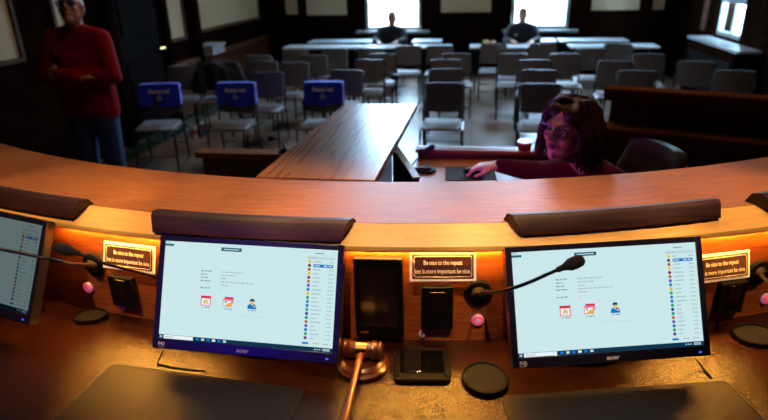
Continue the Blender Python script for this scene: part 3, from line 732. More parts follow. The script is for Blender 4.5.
bm = B(); add_lathe(bm, [(0, .02), (.008, .022), (.0095, .03), (.0075, .04), (.0105, .05), (.0085, .06), (.0075, .08), (.0095, L*.55), (.0125, L*.8), (.0135, L*.9), (.010, L*.97), (0, L)], 20, 0, M); obj('handle', bm, m_handle, root)
# leather desk pads
def pad(pts, label):
    c = sum((V(p) for p in pts), V())/len(pts); c.z = DZ+.0008
    P2 = [V((p.x-c.x, p.y-c.y, 0)) for p in pts]; poly = []
    n = len(P2)
    for i in range(n):                               # rounded corners
        a, b, d = P2[i-1], P2[i], P2[(i+1) % n]; u = (a-b).normalized(); w = (d-b).normalized(); r = .022
        for k in range(5):
            t = k/4; poly.append(((b+u*r*(1-t)**2+w*r*t**2).x, (b+u*r*(1-t)**2+w*r*t**2).y))
    bm = B(); add_prism(bm, poly, 0, .004); o = obj('desk_pad', bm, m_leather, None, c, 0, bevel=.0015)
    bm = B(); q = [V((x*.975, y*.955, .0041)) for x, y in poly]; add_tube(bm, q, .0007, 4, closed=True); obj('stitching', bm, mat('stitch_thread', (50, 44, 38), .8), o)
    tag(o, label, 'desk pad', 'leather desk pads')
t = lambda px, py: at_z(px, py, DZ+.004)
def pad_quad(l0, r0, depth):
    d = (r0-l0); n_ = V((d.y, -d.x, 0)).normalized()
    return [l0, r0, r0+n_*depth, l0+n_*depth]
a, b = t(112, 363), t(306, 389); pad(pad_quad(a, b, .36), 'dark leather desk pad in front of the monitor left of the gavel')
a, b = t(500, 396), t(727, 380); pad(pad_quad(a, b, .36), 'dark leather desk pad in front of the monitor with the microphone')
# ================================================================== clerk's area below the dais
root = thing('counter', 'narrow wooden counter running from the dais out into the room', 'counter', (-.5, 2.3, PZ))
bm = B(); zt = 1.318-PZ
P1 = [(-.215, -.545), (.205, -.545), (.219, .61), (-.150, .61)]
P1 = [(-.213, -.545), (.195, -.545), (.222, .618), (-.152, .60)]
add_prism(bm, P1, zt-.028, zt); obj('countertop', bm, m_counter, root, bevel=.004)
bm = B(); add_box(bm, (0, .0, (zt-.029)/2), (.20, 1.05, zt-.031)); obj('pedestal', bm, m_redwood, root)
CZ = 1.03
root = thing('clerk_desk', 'wooden clerk desk with raised front rail where the woman works', 'desk', (.1, 2.45, PZ))
bm = B(); add_box(bm, (-.04, 0.0, CZ-PZ-.015), (.68, .98, .03)); obj('desktop', bm, mat('clerk_desktop', (168, 96, 44), .35, var=.1), root, bevel=.004)
bm = B(); add_box(bm, (.08, .505, CZ-PZ-.13), (.92, .025, .36)); add_box(bm, (.08, .505, .28), (.92, .02, .54)); obj('front_rail', bm, m_redwood, root)
bm = B(); add_box(bm, (.08, .51, 1.075-PZ-.008), (.94, .085, .022)); obj('rail_cap', bm, m_ledge, root, bevel=.006)
for x in (-.35,):
    bm = B(); add_box(bm, (x, 0, (CZ-PZ-.031)/2), (.03, .9, CZ-PZ-.033)); obj('side_panel', bm, m_redwood, root)
lx0, lx1 = at_z(203, 147, 1.075).x, -.70
root = thing('side_desk', 'dark red wooden desk end left of the narrow counter', 'desk', ((lx0+lx1)/2, 2.82, PZ))
bm = B(); add_box(bm, (0, 0, 1.075-PZ-.015), (lx1-lx0, .10, .03)); obj('desk_cap', bm, m_ledge, root, bevel=.006)
bm = B(); add_box(bm, (0, .0, (1.075-PZ-.031)/2), (lx1-lx0-.06, .05, 1.075-PZ-.033)); obj('front_panel', bm, m_redwood, root)
p = at_z(274, 154, 1.0755); p.y = 2.80; p.x = -.97
gooseneck('small gooseneck microphone on the desk end left of the narrow counter', (p.x, 2.82, 1.0755), [(p.x, 2.82, 1.11), (p.x-.02, 2.82, 1.135), (p.x-.05, 2.83, 1.145)], ((p.x-.05, 2.83, 1.145), (p.x-.085, 2.83, 1.145)), foot=(.03, .02))
gooseneck('small gooseneck microphone standing on the clerk desk beside the counter', at_z(426, 171, CZ+.0005), [at_y(412, 168, 2.70), at_y(416, 160, 2.68), at_y(424, 153, 2.66)], (at_y(424, 153, 2.66), at_y(434, 146, 2.64)), foot=(.05, .022))
# her small monitor, seen along its top edge
c0, c1 = at_z(397, 149, 1.225), at_z(416, 176, 1.225); d = (c1-c0); d.z = 0; L = d.length+.06; d.normalize()
cm = (c0+c1)/2; rz = math.atan2(d.y, d.x)
root = thing('clerk_monitor', 'small monitor with pale top edge beside the counter facing the woman', 'monitor', (cm.x, cm.y, CZ), rz)
bm = B(); add_box(bm, (0, -.004, .115), (L, .022, .16)); obj('housing', bm, m_black, root, bevel=.002)
bm = B(); add_box(bm, (0, -.004, .1965), (L, .03, .008)); obj('top_edge', bm, mat('pale_silver', (214, 206, 196), .4), root, bevel=.002)
bm = B(); add_box(bm, (0, .0085, .115), (L-.02, .002, .145)); obj('screen', bm, emit('violet_screen', (205, 100, 250), 9), root)
bm = B(); add_box(bm, (0, -.006, .018), (.05, .02, .036)); add_box(bm, (0, -.01, .004), (.18, .12, .007)); obj('stand', bm, m_black, root)
p = at_z(480, 175, CZ)
bm = B(); add_prism(bm, rrect(.24, .20, .012, 4), .0005, .004); tag(obj('mouse_pad', bm, mat('black_cloth', (14, 13, 16), .8), None, (.0, 2.68, CZ), .05), 'black mouse pad under the woman\'s right hand on the clerk desk', 'mouse pad')
bl_ = Blob(); mc = V((.015, 2.675, CZ+.019)); bl_.ell(mc, (.052, .031, .0165)); o = bl_.build('computer_mouse', m_black, None, .004, 3, mc)
tag(o, 'black computer mouse under the woman\'s hand', 'mouse')
# cup and cap on the rail
cup = thing('drink_cup', 'red tumbler with pale rim standing on the rail before the woman', 'cup', (at_z(525, 152, 1.078).x, 2.955, 1.0782))
bm = B(); add_lathe(bm, [(0, 0), (.031, 0), (.035, .032), (.036, .036), (.036, .040), (.033, .040), (.029, .006), (0, .006)], 24); obj('body', bm, mat('red_tumbler', (150, 26, 34), .3), cup)
bm = B(); add_lathe(bm, [(.0365, .034), (.038, .040), (.038, .045), (.0, .045), (0, .0405), (.0365, .0402)], 24); obj('lid', bm, mat('tumbler_lid', (220, 190, 180), .3), cup)
bm = B(); add_lathe(bm, [(0, 0), (.013, 0), (.015, .02), (.012, .024), (0, .024)], 16)
tag(obj('small_cup', bm, mat('ivory_cup', (226, 196, 160), .5), None, (at_z(541, 152, 1.078).x, 2.95, 1.0782)), 'tiny ivory cup on the rail next to the red tumbler', 'cup')
# stepped wooden partition on the right
p0 = V((1.0, 4.62, 0)); d = V((.934, -.357, 0)); nrm = V((-.357, -.934, 0)); rz = math.atan2(d.y, d.x)
Lp = (XR-.42-p0.x)/d.x
root = thing('wooden_partition', 'dark stepped wooden bench back behind the woman on the right', 'partition', p0, rz)
def bx(name, x0, x1, y0, y1, z0, z1, m, bv=.006):
    bm = B(); add_box(bm, ((x0+x1)/2, (y0+y1)/2, (z0+z1)/2), (x1-x0, y1-y0, z1-z0)); obj(name, bm, m, root, bevel=bv)
bm = B(); add_prism(bm, [(-.05, 1.055), (-.10, 1.055), (-.10, 1.09), (-.09, 1.1), (.09, 1.1), (.10, 1.09), (.10, 1.055), (.05, 1.055), (.05, 1.03), (-.05, 1.03)][0:0] or [(-.065, 1.005), (-.115, 1.065), (-.115, 1.095), (-.105, 1.105), (.045, 1.105), (.055, 1.095), (.055, 1.065), (.03, 1.005)], 0, Lp, Matrix(((0, 0, 1, 0), (1, 0, 0, 0), (0, 1, 0, 0), (0, 0, 0, 1))))
obj('cap', bm, m_benchwood, root, bevel=.004)
bx('upper_panel', .05, Lp-.03, -.06, .03, 0, 1.0045, m_benchwood)
bm = B(); add_prism(bm, [(-.24, .76), (-.29, .81), (-.29, .84), (-.28, .85), (-.07, .85), (-.07, .76)], -.11, Lp, Matrix(((0, 0, 1, 0), (1, 0, 0, 0), (0, 1, 0, 0), (0, 0, 0, 1)))); obj('lower_cap', bm, m_benchwood, root, bevel=.004)
bx('lower_panel', .03, Lp-.03, -.24, -.061, 0, .7595, m_benchwood)
# black leather chair of the clerk
root = thing('office_chair', 'black ribbed leather swivel chair behind the woman', 'chair', (.60, 2.58, PZ), math.radians(-72))
def shell(name, c, w, h, thick, curve, R, ribs, mats):
    bm = B(); nx, ny = 14, 22; g = {}
    for s in (0, 1):
        for i in range(nx+1):
            for j in range(ny+1):
                u = i/nx*2-1; v = j/ny; e = 1-abs(u)**4; ww = w/2*(1-.22*max(0, v-.75)/.25*(v > .75))*(1-.1*(v < .1))
                rib = .006*abs(math.sin(v*PI*ribs))
                y = curve*u*u*-1 + (-1 if s == 0 else 1)*(thick/2+rib)*math.sqrt(max(.02, 1-abs(u)**6))
                g[s, i, j] = bm.verts.new(V(c)+R @ V((u*ww, y, v*h-(u**4)*.04*(v > .5))))
    for i in range(nx):
        for j in range(ny):
            for s in (0, 1): bm.faces.new((g[s, i, j], g[s, i+1, j], g[s, i+1, j+1], g[s, i, j+1]))
    for i in range(nx):
        for j in (0, ny): bm.faces.new((g[0, i, j], g[0, i+1, j], g[1, i+1, j], g[1, i, j]))
    for j in range(ny):
        for i in (0, nx): bm.faces.new((g[0, i, j], g[0, i, j+1], g[1, i, j+1], g[1, i, j]))
    for f in bm.faces: f.smooth = True
    return obj(name, bm, mats, root, sharp=60)
shell('backrest', (0, .20, .455), .50, .53, .06, .05, Matrix.Rotation(math.radians(-9), 3, 'X'), 6, m_blackleather)
shell('seat', (0, .24, .40), .50, .48, .07, 0, Matrix.Rotation(math.radians(90), 3, 'X'), 4, m_blackleather)
for s in (-1, 1):
    bm = B(); add_tube(bm, [(s*.27, .2, .43), (s*.29, .2, .62), (s*.29, .12, .66), (s*.29, -.12, .65)], .018, 8); obj('armrest', bm, m_black, root)
bm = B(); add_tube(bm, [(0, 0, .08), (0, 0, .40)], .028, 12); obj('gas_column', bm, m_steel, root)
for k in range(5):
    a = 2*PI*k/5; dx, dy = math.cos(a), math.sin(a)
    bm = B(); add_tube(bm, [(dx*.02, dy*.02, .11), (dx*.27, dy*.27, .075)], [.024, .015], 8); L_ = obj('base_arm', bm, m_black, root)
    bm = B(); add_tube(bm, [(dx*.27-dy*.012, dy*.27+dx*.012, .028), (dx*.27+dy*.012, dy*.27-dx*.012, .028)], .027, 12); obj('caster', bm, m_black, L_)
# ================================================================== audience seats
m_chairfab = mat('charcoal_fabric', (84, 82, 82), .55, bump=.2, bscale=500, spec=.5, sheen=.2)
m_seatfab = mat('seat_fabric', (92, 86, 86), .6, bump=.2, bscale=500, sheen=.3)
m_chairframe = mat('black_chair_frame', (20, 20, 22), .35, .4)
def make_chair(loc, rz, label, group):
    root = thing('stacking_chair', label, 'chair', loc, rz, group)
    bm = B(); nx, ny = 10, 6; g = {}
    for s in (0, 1):
        for i in range(nx+1):
            for j in range(ny+1):
                u, v = i/nx*2-1, j/ny
                g[s, i, j] = bm.verts.new((u*.198, .205+.05*v-.03*(1-u*u)*-1*-1+.02-s*.022, .535+.30*v-.012*u**6*(1 if v > .5 else -1)))
    for i in range(nx):
        for j in range(ny):
            for s in (0, 1): bm.faces.new((g[s, i, j], g[s, i+1, j], g[s, i+1, j+1], g[s, i, j+1]))
    for i in range(nx):
        for j in (0, ny): bm.faces.new((g[0, i, j], g[0, i+1, j], g[1, i+1, j], g[1, i, j]))
    for j in range(ny):
        for i in (0, nx): bm.faces.new((g[0, i, j], g[0, i, j+1], g[1, i, j+1], g[1, i, j]))
    for f in bm.faces: f.smooth = True
    obj('backrest', bm, m_chairfab, root, sharp=50)
    bm = B(); add_prism(bm, rrect(.40, .43, .06, 5), .425, .462); vs = [v for v in bm.verts if v.co.z > .45]
    for v in vs: v.co.z -= .012*(v.co.y < -.15)
    obj('seat', bm, m_seatfab, root, bevel=.012, seg=3)
    for s in (-1, 1):
        bm = B(); x = s*.212
        add_tube(bm, [(x, .262, .80), (x, .235, .62), (x, .19, .46), (x, .205, .25), (x, .235, .03), (x, .215, .0125), (x, -.215, .0125), (x, -.235, .03), (x, -.20, .40), (x, -.17, .425), (x, .17, .43)], .0115, 8)
        obj('leg', bm, m_chairframe, root)
    for y, z in ((-.222, .16), (.213, .20)):
        bm = B(); add_tube(bm, [(-.212, y, z), (.212, y, z)], .009, 8); obj('crossbar', bm, m_chairframe, root)
    return root
proto = None
ROWS = {0: 'front row', 1: 'second row', 2: 'third row', 3: 'fourth row', 4: 'fifth row', 5: 'sixth row'}
# (x, y, turn in degrees, row) of the back's top centre, measured off the photograph
CH = [(-3.40, 5.95, 12, 0), (-2.56, 6.05, 4, 0), (-1.60, 6.13, 2, 0), (-.31, 6.21, 0, 0), (.69, 6.20, -2, 0),
      (-3.30, 7.30, 8, 1), (-2.49, 6.86, 3, 1), (-1.55, 7.05, 1, 1), (-.33, 7.14, 0, 1), (.75, 7.08, -3, 1), (1.83, 7.03, -6, 1), (2.88, 7.06, -14, 1),
      (-3.80, 7.28, 12, 2), (-2.85, 7.74, 3, 2), (-2.38, 7.62, 3, 2), (-1.41, 7.90, 0, 2), (-.38, 7.92, 0, 2), (.77, 7.89, -2, 2), (1.75, 7.81, -5, 2), (2.70, 7.76, -16, 2),
      (-3.12, 8.30, 4, 3), (-2.31, 8.40, 3, 3), (-1.33, 8.50, 0, 3), (-.25, 8.50, 0, 3), (.54, 8.48, -1, 3), (1.23, 8.47, -3, 3), (2.32, 8.45, -6, 3),
      (-2.78, 9.02, 4, 4), (-2.16, 9.08, 2, 4), (-1.59, 9.08, 0, 4), (1.66, 9.0, -4, 4), (.55, 9.1, 0, 4),
      (-1.04, 9.42, 0, 5), (-.55, 9.42, 0, 5), (.29, 9.66, 0, 5), (1.05, 9.63, -1, 5), (2.16, 9.55, -5, 5)]
cnt = {}
for x, y, rz, row in CH: cnt[row] = cnt.get(row, 0)+1
seen = {}
ORD = ['first', 'second', 'third', 'fourth', 'fifth', 'sixth', 'seventh', 'eighth']
chairs = []
for x, y, rz, row in sorted(CH, key=lambda c: (c[3], c[0])):
    k = seen.get(row, 0); seen[row] = k+1
    lab = 'charcoal stacking chair in the %s of audience seats, %s from the left' % (ROWS[row], ORD[k])
    if row == 0:
        lab = ['charcoal stacking chair under the blue cover beside the man in red', 'charcoal stacking chair under the middle blue cover, paper cup near its legs', 'charcoal stacking chair under the blue cover left of the wooden counter', 'charcoal stacking chair with bare seat straight beyond the end of the counter', 'charcoal stacking chair directly behind the head of the woman with glasses'][k]
    if (x, y) == (-3.30, 7.30): lab = 'charcoal stacking chair under the heap of black coat'
    r = math.radians(rz)
    loc = V((x + .25*math.sin(r), y - .25*math.cos(r), 0))
    if proto is None: proto = make_chair(loc, r, lab, 'charcoal audience chairs in rows'); chairs.append(proto)
    else: chairs.append(dup(proto, loc, r, lab))
# blue reserved covers
m_blue = mat('royal_blue_cloth', (18, 52, 240), .7, bump=.3, bscale=400, sheen=.3)
m_coverink = mat('cover_print', (240, 244, 250), .7)
for i, lab in enumerate(('blue reserved cover on the chair beside the man in red', 'blue reserved cover on the chair behind the paper cup', 'blue reserved cover on the chair left of the wooden counter')):
    ch = chairs[i]
    root = thing('chair_cover', lab, 'chair cover', ch.location, ch.rotation_euler[2], 'blue reserved chair covers')
    bm = B(); nx, ny = 12, 8; g = {}
    for s in (0, 1):
        for a in range(nx+1):
            for b in range(ny+1):
                u, v = a/nx*2-1, b/ny
                y = .225+.05*(.3+.7*v) + (-.056 if s == 0 else .026) - .012*(1-v)*math.sin(u*5+i)*(s == 0)
                g[s, a, b] = bm.verts.new((u*(.213+.006*(1-v)), y*(1) , .63+.222*v-.025*(1-u*u)*(1-v)-.006*abs(u)**5*v))
    for a in range(nx):
        for b in range(ny):
            for s in (0, 1): bm.faces.new((g[s, a, b], g[s, a+1, b], g[s, a+1, b+1], g[s, a, b+1]))
        bm.faces.new((g[0, a, ny], g[0, a+1, ny], g[1, a+1, ny], g[1, a, ny]))
    for b in range(ny):
        for a in (0, nx): bm.faces.new((g[0, a, b], g[0, a, b+1], g[1, a, b+1], g[1, a, b]))
    for f in bm.faces: f.smooth = True
    obj('cloth', bm, m_blue, root, sharp=60)
    bm = B(); yf = .205
    M = Matrix.Translation((0, .196, .775)) @ Matrix.Rotation(math.radians(80), 4, 'X'); add_text(bm, 'Reserved', .060, M, bold=.0025)
    T = Matrix.Translation((0, .186, .71)) @ Matrix.Rotation(math.radians(80), 4, 'X')
    pl = lambda pts: add_tube(bm, [T @ V((x*.001, y*.001, 0)) for x, y in pts], .004, 5)
    pl([(-4, 22), (-4, 2), (14, 2), (20, -14), (26, -12)]); pl([(-4, 12), (10, 12)])
    pl([(-8+20*math.cos(math.radians(t_)), -6+20*math.sin(math.radians(t_))) for t_ in range(120, 345, 15)])
    bmesh.ops.create_icosphere(bm, subdivisions=1, radius=.006, matrix=T @ Matrix.Translation((-.004, .032, 0)))
    obj('print', bm, m_coverink, root, recalc=False)
# black coat over a chair
ch = [c for c in chairs if 'black coat' in c['label']][0]
b_ = Blob(); M = Matrix.Translation(ch.location) @ Matrix.Rotation(ch.rotation_euler[2], 4, 'Z')
W_ = lambda x, y, z: M @ V((x, y, z))
b_.hull([(W_(-.23, .24, .83), .05), (W_(.22, .24, .84), .055), (W_(-.30, .2, .6), .06), (W_(.27, .17, .58), .07)])
b_.hull([(W_(-.05, .18, .84), .07), (W_(.2, .15, .72), .08), (W_(.05, .05, .58), .07)])
b_.hull([(W_(-.24, .2, .76), .07), (W_(-.30, .14, .56), .06), (W_(-.18, .08, .55), .05)])
b_.hull([(W_(.24, .22, .80), .06), (W_(.33, .15, .6), .05), (W_(.30, .1, .52), .04)])
b_.chain([W_(.1, .12, .8), W_(.16, .03, .66), W_(.02, -.02, .53)], [.05, .05, .045])
base = V((ch.location.x, ch.location.y, .5))
tag(b_.build('coat', mat('black_wool', (9, 9, 11), .9, bump=.5, bscale=150), None, .014, 3, base), 'black coat heaped over a chair back behind the blue covers', 'coat')
# paper cup on the floor
p = at_z(195, 138, 0); cup = thing('paper_cup', 'white paper cup with red print standing on the floor', 'cup', (p.x, p.y, .0005))
bm = B(); add_lathe(bm, [(0, 0), (.034, 0), (.047, .17), (.049, .172), (.047, .176), (.0455, .17), (.033, .004), (0, .004)], 24); obj('body', bm, m_white, cup)
bm = B(); add_lathe(bm, [(.0395, .06), (.0432, .11), (.0445, .11), (.0405, .06)], 24); obj('red_band', bm, mat('cup_red', (190, 40, 50), .5), cup)
# ================================================================== tables at the back
m_table = mat('pale_laminate', (196, 204, 208), .22)
fx = lambda px, y: at_y(px, 44, y).x
def table(x0, x1, y, label, group):
    root = thing('training_table', label, 'table', ((x0+x1)/2, y, 0), 0, group); w = x1-x0
    bm = B(); add_prism(bm, rrect(w, .46, .02, 3), .715, .742); obj('tabletop', bm, m_table, root, bevel=.003)
    bm = B(); add_box(bm, (0, .16, .55), (w-.22, .012, .28)); obj('modesty_panel', bm, m_black, root)
    for s in (-1, 1):
        bm = B(); x = s*(w/2-.1); add_tube(bm, [(x, .02, .03), (x, .02, .715)], .02, 8); add_tube(bm, [(x, -.2, .016), (x, .2, .016)], .015, 8); obj('leg', bm, m_blackmetal, root)
for (a, b, lab) in ((286, 360, 'pale table at the far left end of the front table row'), (362, 400, 'pale table before the man seated at the left window'), (413, 452, 'pale table in the front table row right of the left window'), (470, 505, 'pale table with yellow boxes left of the uniformed person at the right window'), (507, 551, 'pale table before the uniformed person seated at the right window'), (569, 607, 'pale table in the front table row below the right window edge'), (622, 657, 'pale table at the far right end of the front table row')):
    table(fx(a, 10.15), fx(b, 10.15), 10.15, lab, 'pale tables of the front table row')
for (a, b, lab) in ((310, 378, 'pale table of the back table row left of the seated man'), (413, 442, 'pale table of the back table row between the two windows'), (538, 555, 'short pale table of the back table row beside the uniformed person'), (558, 626, 'long pale table of the back table row right of the right window')):
    table(fx(a, 10.98), fx(b, 10.98), 10.98, lab, 'pale tables of the back table row')
for k, (px, w, h, col, lab) in enumerate(((486, .10, .07, (190, 150, 50), 'small yellow box on the pale table, left one'), (493, .08, .06, (170, 120, 40), 'small amber box on the pale table, right one'))):
    bm = B(); add_box(bm, (0, 0, h/2), (w, .12, h)); add_box(bm, (0, 0, h+.004), (w*.6, .08, .008))
    o = tag(obj('box', bm, mat('box_%d' % k, col, .5), None, (fx(px, 10.15), 10.2, .7425), 0, bevel=.004), lab, 'box', 'small boxes on the back table')
# ================================================================== people
m_skinf = mat('skin_fair', (208, 150, 128), .45, var=.05, vscale=30)
m_lip = mat('lips', (150, 70, 76), .4)
m_skinm = mat('skin_tan', (176, 118, 92), .5, var=.05, vscale=30)
m_hairb = mat('dark_brown_hair', (56, 30, 18), .52, bump=.3, bscale=120, spec=.3)
m_hairg = mat('short_dark_hair', (26, 22, 20), .6)
m_maroon = mat('maroon_sweater', (70, 5, 26), .95, bump=.5, bscale=300, spec=.1)
m_red = mat('red_pullover', (146, 10, 16), .9, bump=.4, bscale=250, spec=.15)
m_jeans = mat('blue_jeans', (36, 66, 120), .85, bump=.4, bscale=400)
m_navy = mat('navy_uniform', (16, 22, 34), .75)
m_darkshirt = mat('dark_shirt', (18, 24, 30), .75)
m_trous = mat('dark_trousers', (22, 22, 26), .85)
m_shoe = mat('black_shoe', (14, 13, 13), .4)
m_eyew = mat('eye_white', (226, 220, 216), .2)
m_iris = mat('eye_iris', (44, 30, 22), .1)
m_specs = mat('tortoise_frame', (22, 14, 16), .2, coat=.4)
m_lens = glass('spectacle_lens', (255, 255, 255), .05)
def eyes(P, f, parent, base, k=1.0):
    bm = B()
    for s in (-1, 1):
        bmesh.ops.create_icosphere(bm, subdivisions=2, radius=.0118*k, matrix=Matrix.Translation(P(.031*s, .0735, .004)-V(base)))
    _setmi(bm.faces, 0, True); n0 = len(bm.faces)
    for s in (-1, 1):
        r = bmesh.ops.create_icosphere(bm, subdivisions=2, radius=.0062*k, matrix=Matrix.Translation(P(.031*s, .0798, .004)-V(base)))
        _setmi({q for v in r['verts'] for q in v.link_faces}, 1, True)
    obj('eyes', bm, [m_eyew, m_iris], parent)
def glasses(P, parent, base, k=1.0, lens=None):
    b = V(base); bm = B(); lm = B()
    for s in (-1, 1):
        pts = [P(s*.034+x, .1035-abs(s*.034+x)*.12, .004+z)-b for x, z in rrect(.052, .037, .012, 4)]
        add_tube(bm, pts, .0022*k, 6, closed=True)
        f = lm.faces.new([lm.verts.new(p) for p in pts])
        add_tube(bm, [P(s*.061, .095, .016)-b, P(s*.078, .06, .014)-b, P(s*.083, -.005, .008)-b, P(s*.082, -.03, -.012)-b], .0022*k, 6)
    add_tube(bm, [P(-.010, .104, .008)-b, P(0, .108, .011)-b, P(.010, .104, .008)-b], .0022*k, 6)
    o = obj('glasses', bm, m_specs, parent); obj('lens', lm, lens or m_lens, o, recalc=False)
def paint_lips(o, pts, base, mi, r):
    b = V(base)
    for p in o.data.polygons:
        c = p.center + b
        if any((c-q).length < r for q in pts): p.material_index = mi
# ---- the woman at the clerk desk
WB = V((.60, 2.34, PZ))
hc = V((.370, 2.285, 1.358)); hf = V((-.68, -.74, .10)); hu = V((.16, .02, 1))
tf = V((-.92, -.40, 0)).normalized(); tl = V((.40, -.92, 0)).normalized()          # torso facing, her left (towards the camera)
sh = V((.53, 2.345, 1.150)); shL, shR = sh + tl*.165 + V((.02, 0, -.02)), sh - tl*.165 + V((-.04, 0, -.02))
hip = V((.655, 2.47, .775)); chest = V((.59, 2.395, 1.0))
elR, wrR = V((.33, 2.60, 1.075)), V((.125, 2.665, 1.082))
elL, wrL = V((.47, 2.10, 1.09)), V((.25, 2.10, 1.078))
bl = Blob(); P = head(bl, hc, hf, hu, 1.01)
nb = sh + V((-.04, 0, .03))
bl.hull([(P(0, -.03, -.06), .05), (nb, .056)]); bl.hull([(nb, .06), (sh+tl*.09, .05), (sh-tl*.09, .05), (chest, .1)])
bl.hull([(shL, .05), (shR, .05), (chest+tl*.09, .09), (chest-tl*.09, .09)])
bl.hull([(chest+tl*.07, .1), (chest-tl*.07, .1), (hip+tl*.08, .105), (hip-tl*.08, .105)])
bl.chain([shR, elR, wrR], [.048, .04, .027]); bl.chain([shL, elL, wrL], [.048, .04, .027])
for s in (-1, 1):
    hp = hip + tl*.09*s; kn = hp + tf*.40 + V((0, 0, -.03)); an = kn + V((-.02, 0, -.40)); an.z = PZ+.09
    bl.chain([hp, kn, an], [.095, .065, .042]); bl.hull([(V((an.x, an.y, PZ+.045)), .035), (V((an.x, an.y, PZ+.03))+tf*.14, .026)])
hand(bl, wrR, V((-.985, .06, -.10)), (-.1, 0, 1), (0, -1, 0), 1.0, (.28, .55, .45))
hand(bl, wrL, V((-.95, .25, -.12)), (-.1, 0, 1), (0.2, 1, 0), .98, (.2, .3, .25))
wm = bl.build('person', [m_skinf, m_lip], None, .0055, 5, WB)
paint_lips(wm, [P(x, .092, -.057) for x in (-.013, -.007, 0, .007, .013)], WB, 1, .0075)
tag(wm, 'woman with wavy dark hair and glasses in maroon sweater at the clerk desk', 'person')
eyes(P, hf, wm, WB); glasses(P, wm, WB)
bl = Blob()
bl.hull([(nb+V((0, 0, -.005)), .066), (sh+tl*.10, .062), (sh-tl*.10, .062), (chest, .115)])
bl.hull([(shL, .062), (shR, .062), (chest+tl*.09, .104), (chest-tl*.09, .104)])
bl.hull([(chest+tl*.07, .115), (chest-tl*.07, .115), (hip+tl*.075, .117), (hip-tl*.075, .117)])
bl.hull([(chest+tf*.07+tl*.07+V((0, 0, .0)), .07), (chest+tf*.07-tl*.07, .07)])
for a, b, c in ((shR, elR, wrR), (shL, elL, wrL)): bl.chain([a, elR if a is shR else elL, c + (b-c).normalized()*.015], [.062, .052, .036])
bl.build('sweater', m_maroon, wm, .009, 4, WB)
bl = Blob()
for s in (-1, 1):
    hp = hip + tl*.09*s; kn = hp + tf*.40 + V((0, 0, -.03)); an = kn + V((-.02, 0, -.40)); an.z = PZ+.10
    bl.chain([hp, kn, an], [.105, .076, .056])
bl.hull([(hip+tl*.085, .112), (hip-tl*.085, .112)]); bl.build('trousers', m_trous, wm, .012, 3, WB)
for s in (-1, 1):
    hp = hip + tl*.09*s; kn = hp + tf*.40; an = kn + V((-.02, 0, 0))
    bl = Blob(); bl.hull([(V((an.x, an.y, PZ+.05))-tf*.02, .042), (V((an.x, an.y, PZ+.037))+tf*.15, .034)]); bl.build('shoe', m_shoe, wm, .008, 2, WB)
# hair: a cap plus many wavy locks from a side parting to the shoulders
f, r, u = basis(hf, hu)
bl = Blob(); R = Matrix((r, f, u)).transposed()
bl.ell(P(0, -.020, .044), (.083, .098, .084), R); bl.ell(P(.035, .028, .072), (.042, .052, .042), R); bl.ell(P(-.035, .028, .072), (.044, .052, .042), R); bl.ell(P(0, -.045, -.03), (.088, .066, .10), R); bl.ell(P(0, -.045, -.075), (.098, .06, .06), R)
hair = bl.build('hair', m_hairb, wm, .008, 3, WB)
bm = B(); rnd = random.Random(11)
def lock(th, lift):
    """th: angle round the head from the face (0) to the nape (180), signed by side"""
    s = 1 if th > 0 else -1; t = abs(th); a = math.radians(t)
    part = P(-.022 + rnd.uniform(-.008, .008), .062-.00115*t*rnd.uniform(.75, 1.1), .120-.0003*t+lift*.3)
    rad = .088+lift
    cx, cy = math.sin(a)*rad*s, math.cos(a)*(rad+.010)-.014
    bot = -.100 - rnd.uniform(0, .045)
    key = [(0, part)]
    path = [part, P(cx*.45-.01, cy*.45+.022, .124+lift*.5), P(cx*.85, cy*.85+.004, .090+lift*.3), P(cx*1.04, cy, .045)]
    for q in (.33, .66, 1.0):
        fl = (1.0+.06*math.sin(q*PI*.75)) if (s > 0 and t < 115) else (1.10+.24*math.sin(q*PI*.75)); path.append(P(cx*fl, cy*(1+.10*q)-.006*q, .045+(bot-.045)*q))
    sm = []
    for i in range(len(path)-1):
        p0, p1, p2, p3 = path[max(i-1, 0)], path[i], path[i+1], path[min(i+2, len(path)-1)]
        for w in range(5):
            t_ = w/5; sm.append(.5*((2*p1)+(p2-p0)*t_+(2*p0-5*p1+4*p2-p3)*t_*t_+(3*p1-p0-3*p2+p3)*t_**3))
    sm.append(path[-1]); n = len(sm); ph = rnd.uniform(0, 6.3); fr = rnd.uniform(13, 19); am = rnd.uniform(.009, .017)
    tang = r*(math.cos(a)*s) - f*math.sin(a); rad_v = r*(math.sin(a)*s) + f*math.cos(a)
    w0 = rnd.uniform(.0042, .0082); out_ = []; rs = []
    for i, q_ in enumerate(sm):
        q = i/(n-1); e = max(0, (q-.22))/.78
        out_.append(q_ + tang*(am*math.sin(fr*q+ph)*min(1, e*1.8)) + rad_v*(am*.7*math.cos(fr*q+ph)*min(1, e*1.6)+.003) - WB)
        rs.append(w0*(.6+.5*math.sin(PI*q))*(1 if q < .85 else max(.12, (1-q)/.15)))
    add_tube(bm, out_, rs, 5, flat=.7)
for k in range(330):
    th = rnd.uniform(66, 180) if k % 2 else -rnd.uniform(74, 180); lock(th, rnd.uniform(-.004, .016))
for k in range(34): lock(rnd.uniform(46, 68), rnd.uniform(0, .008))
for k in range(34): lock(-rnd.uniform(56, 76), rnd.uniform(0, .008))
obj('hair_locks', bm, m_hairb, hair)
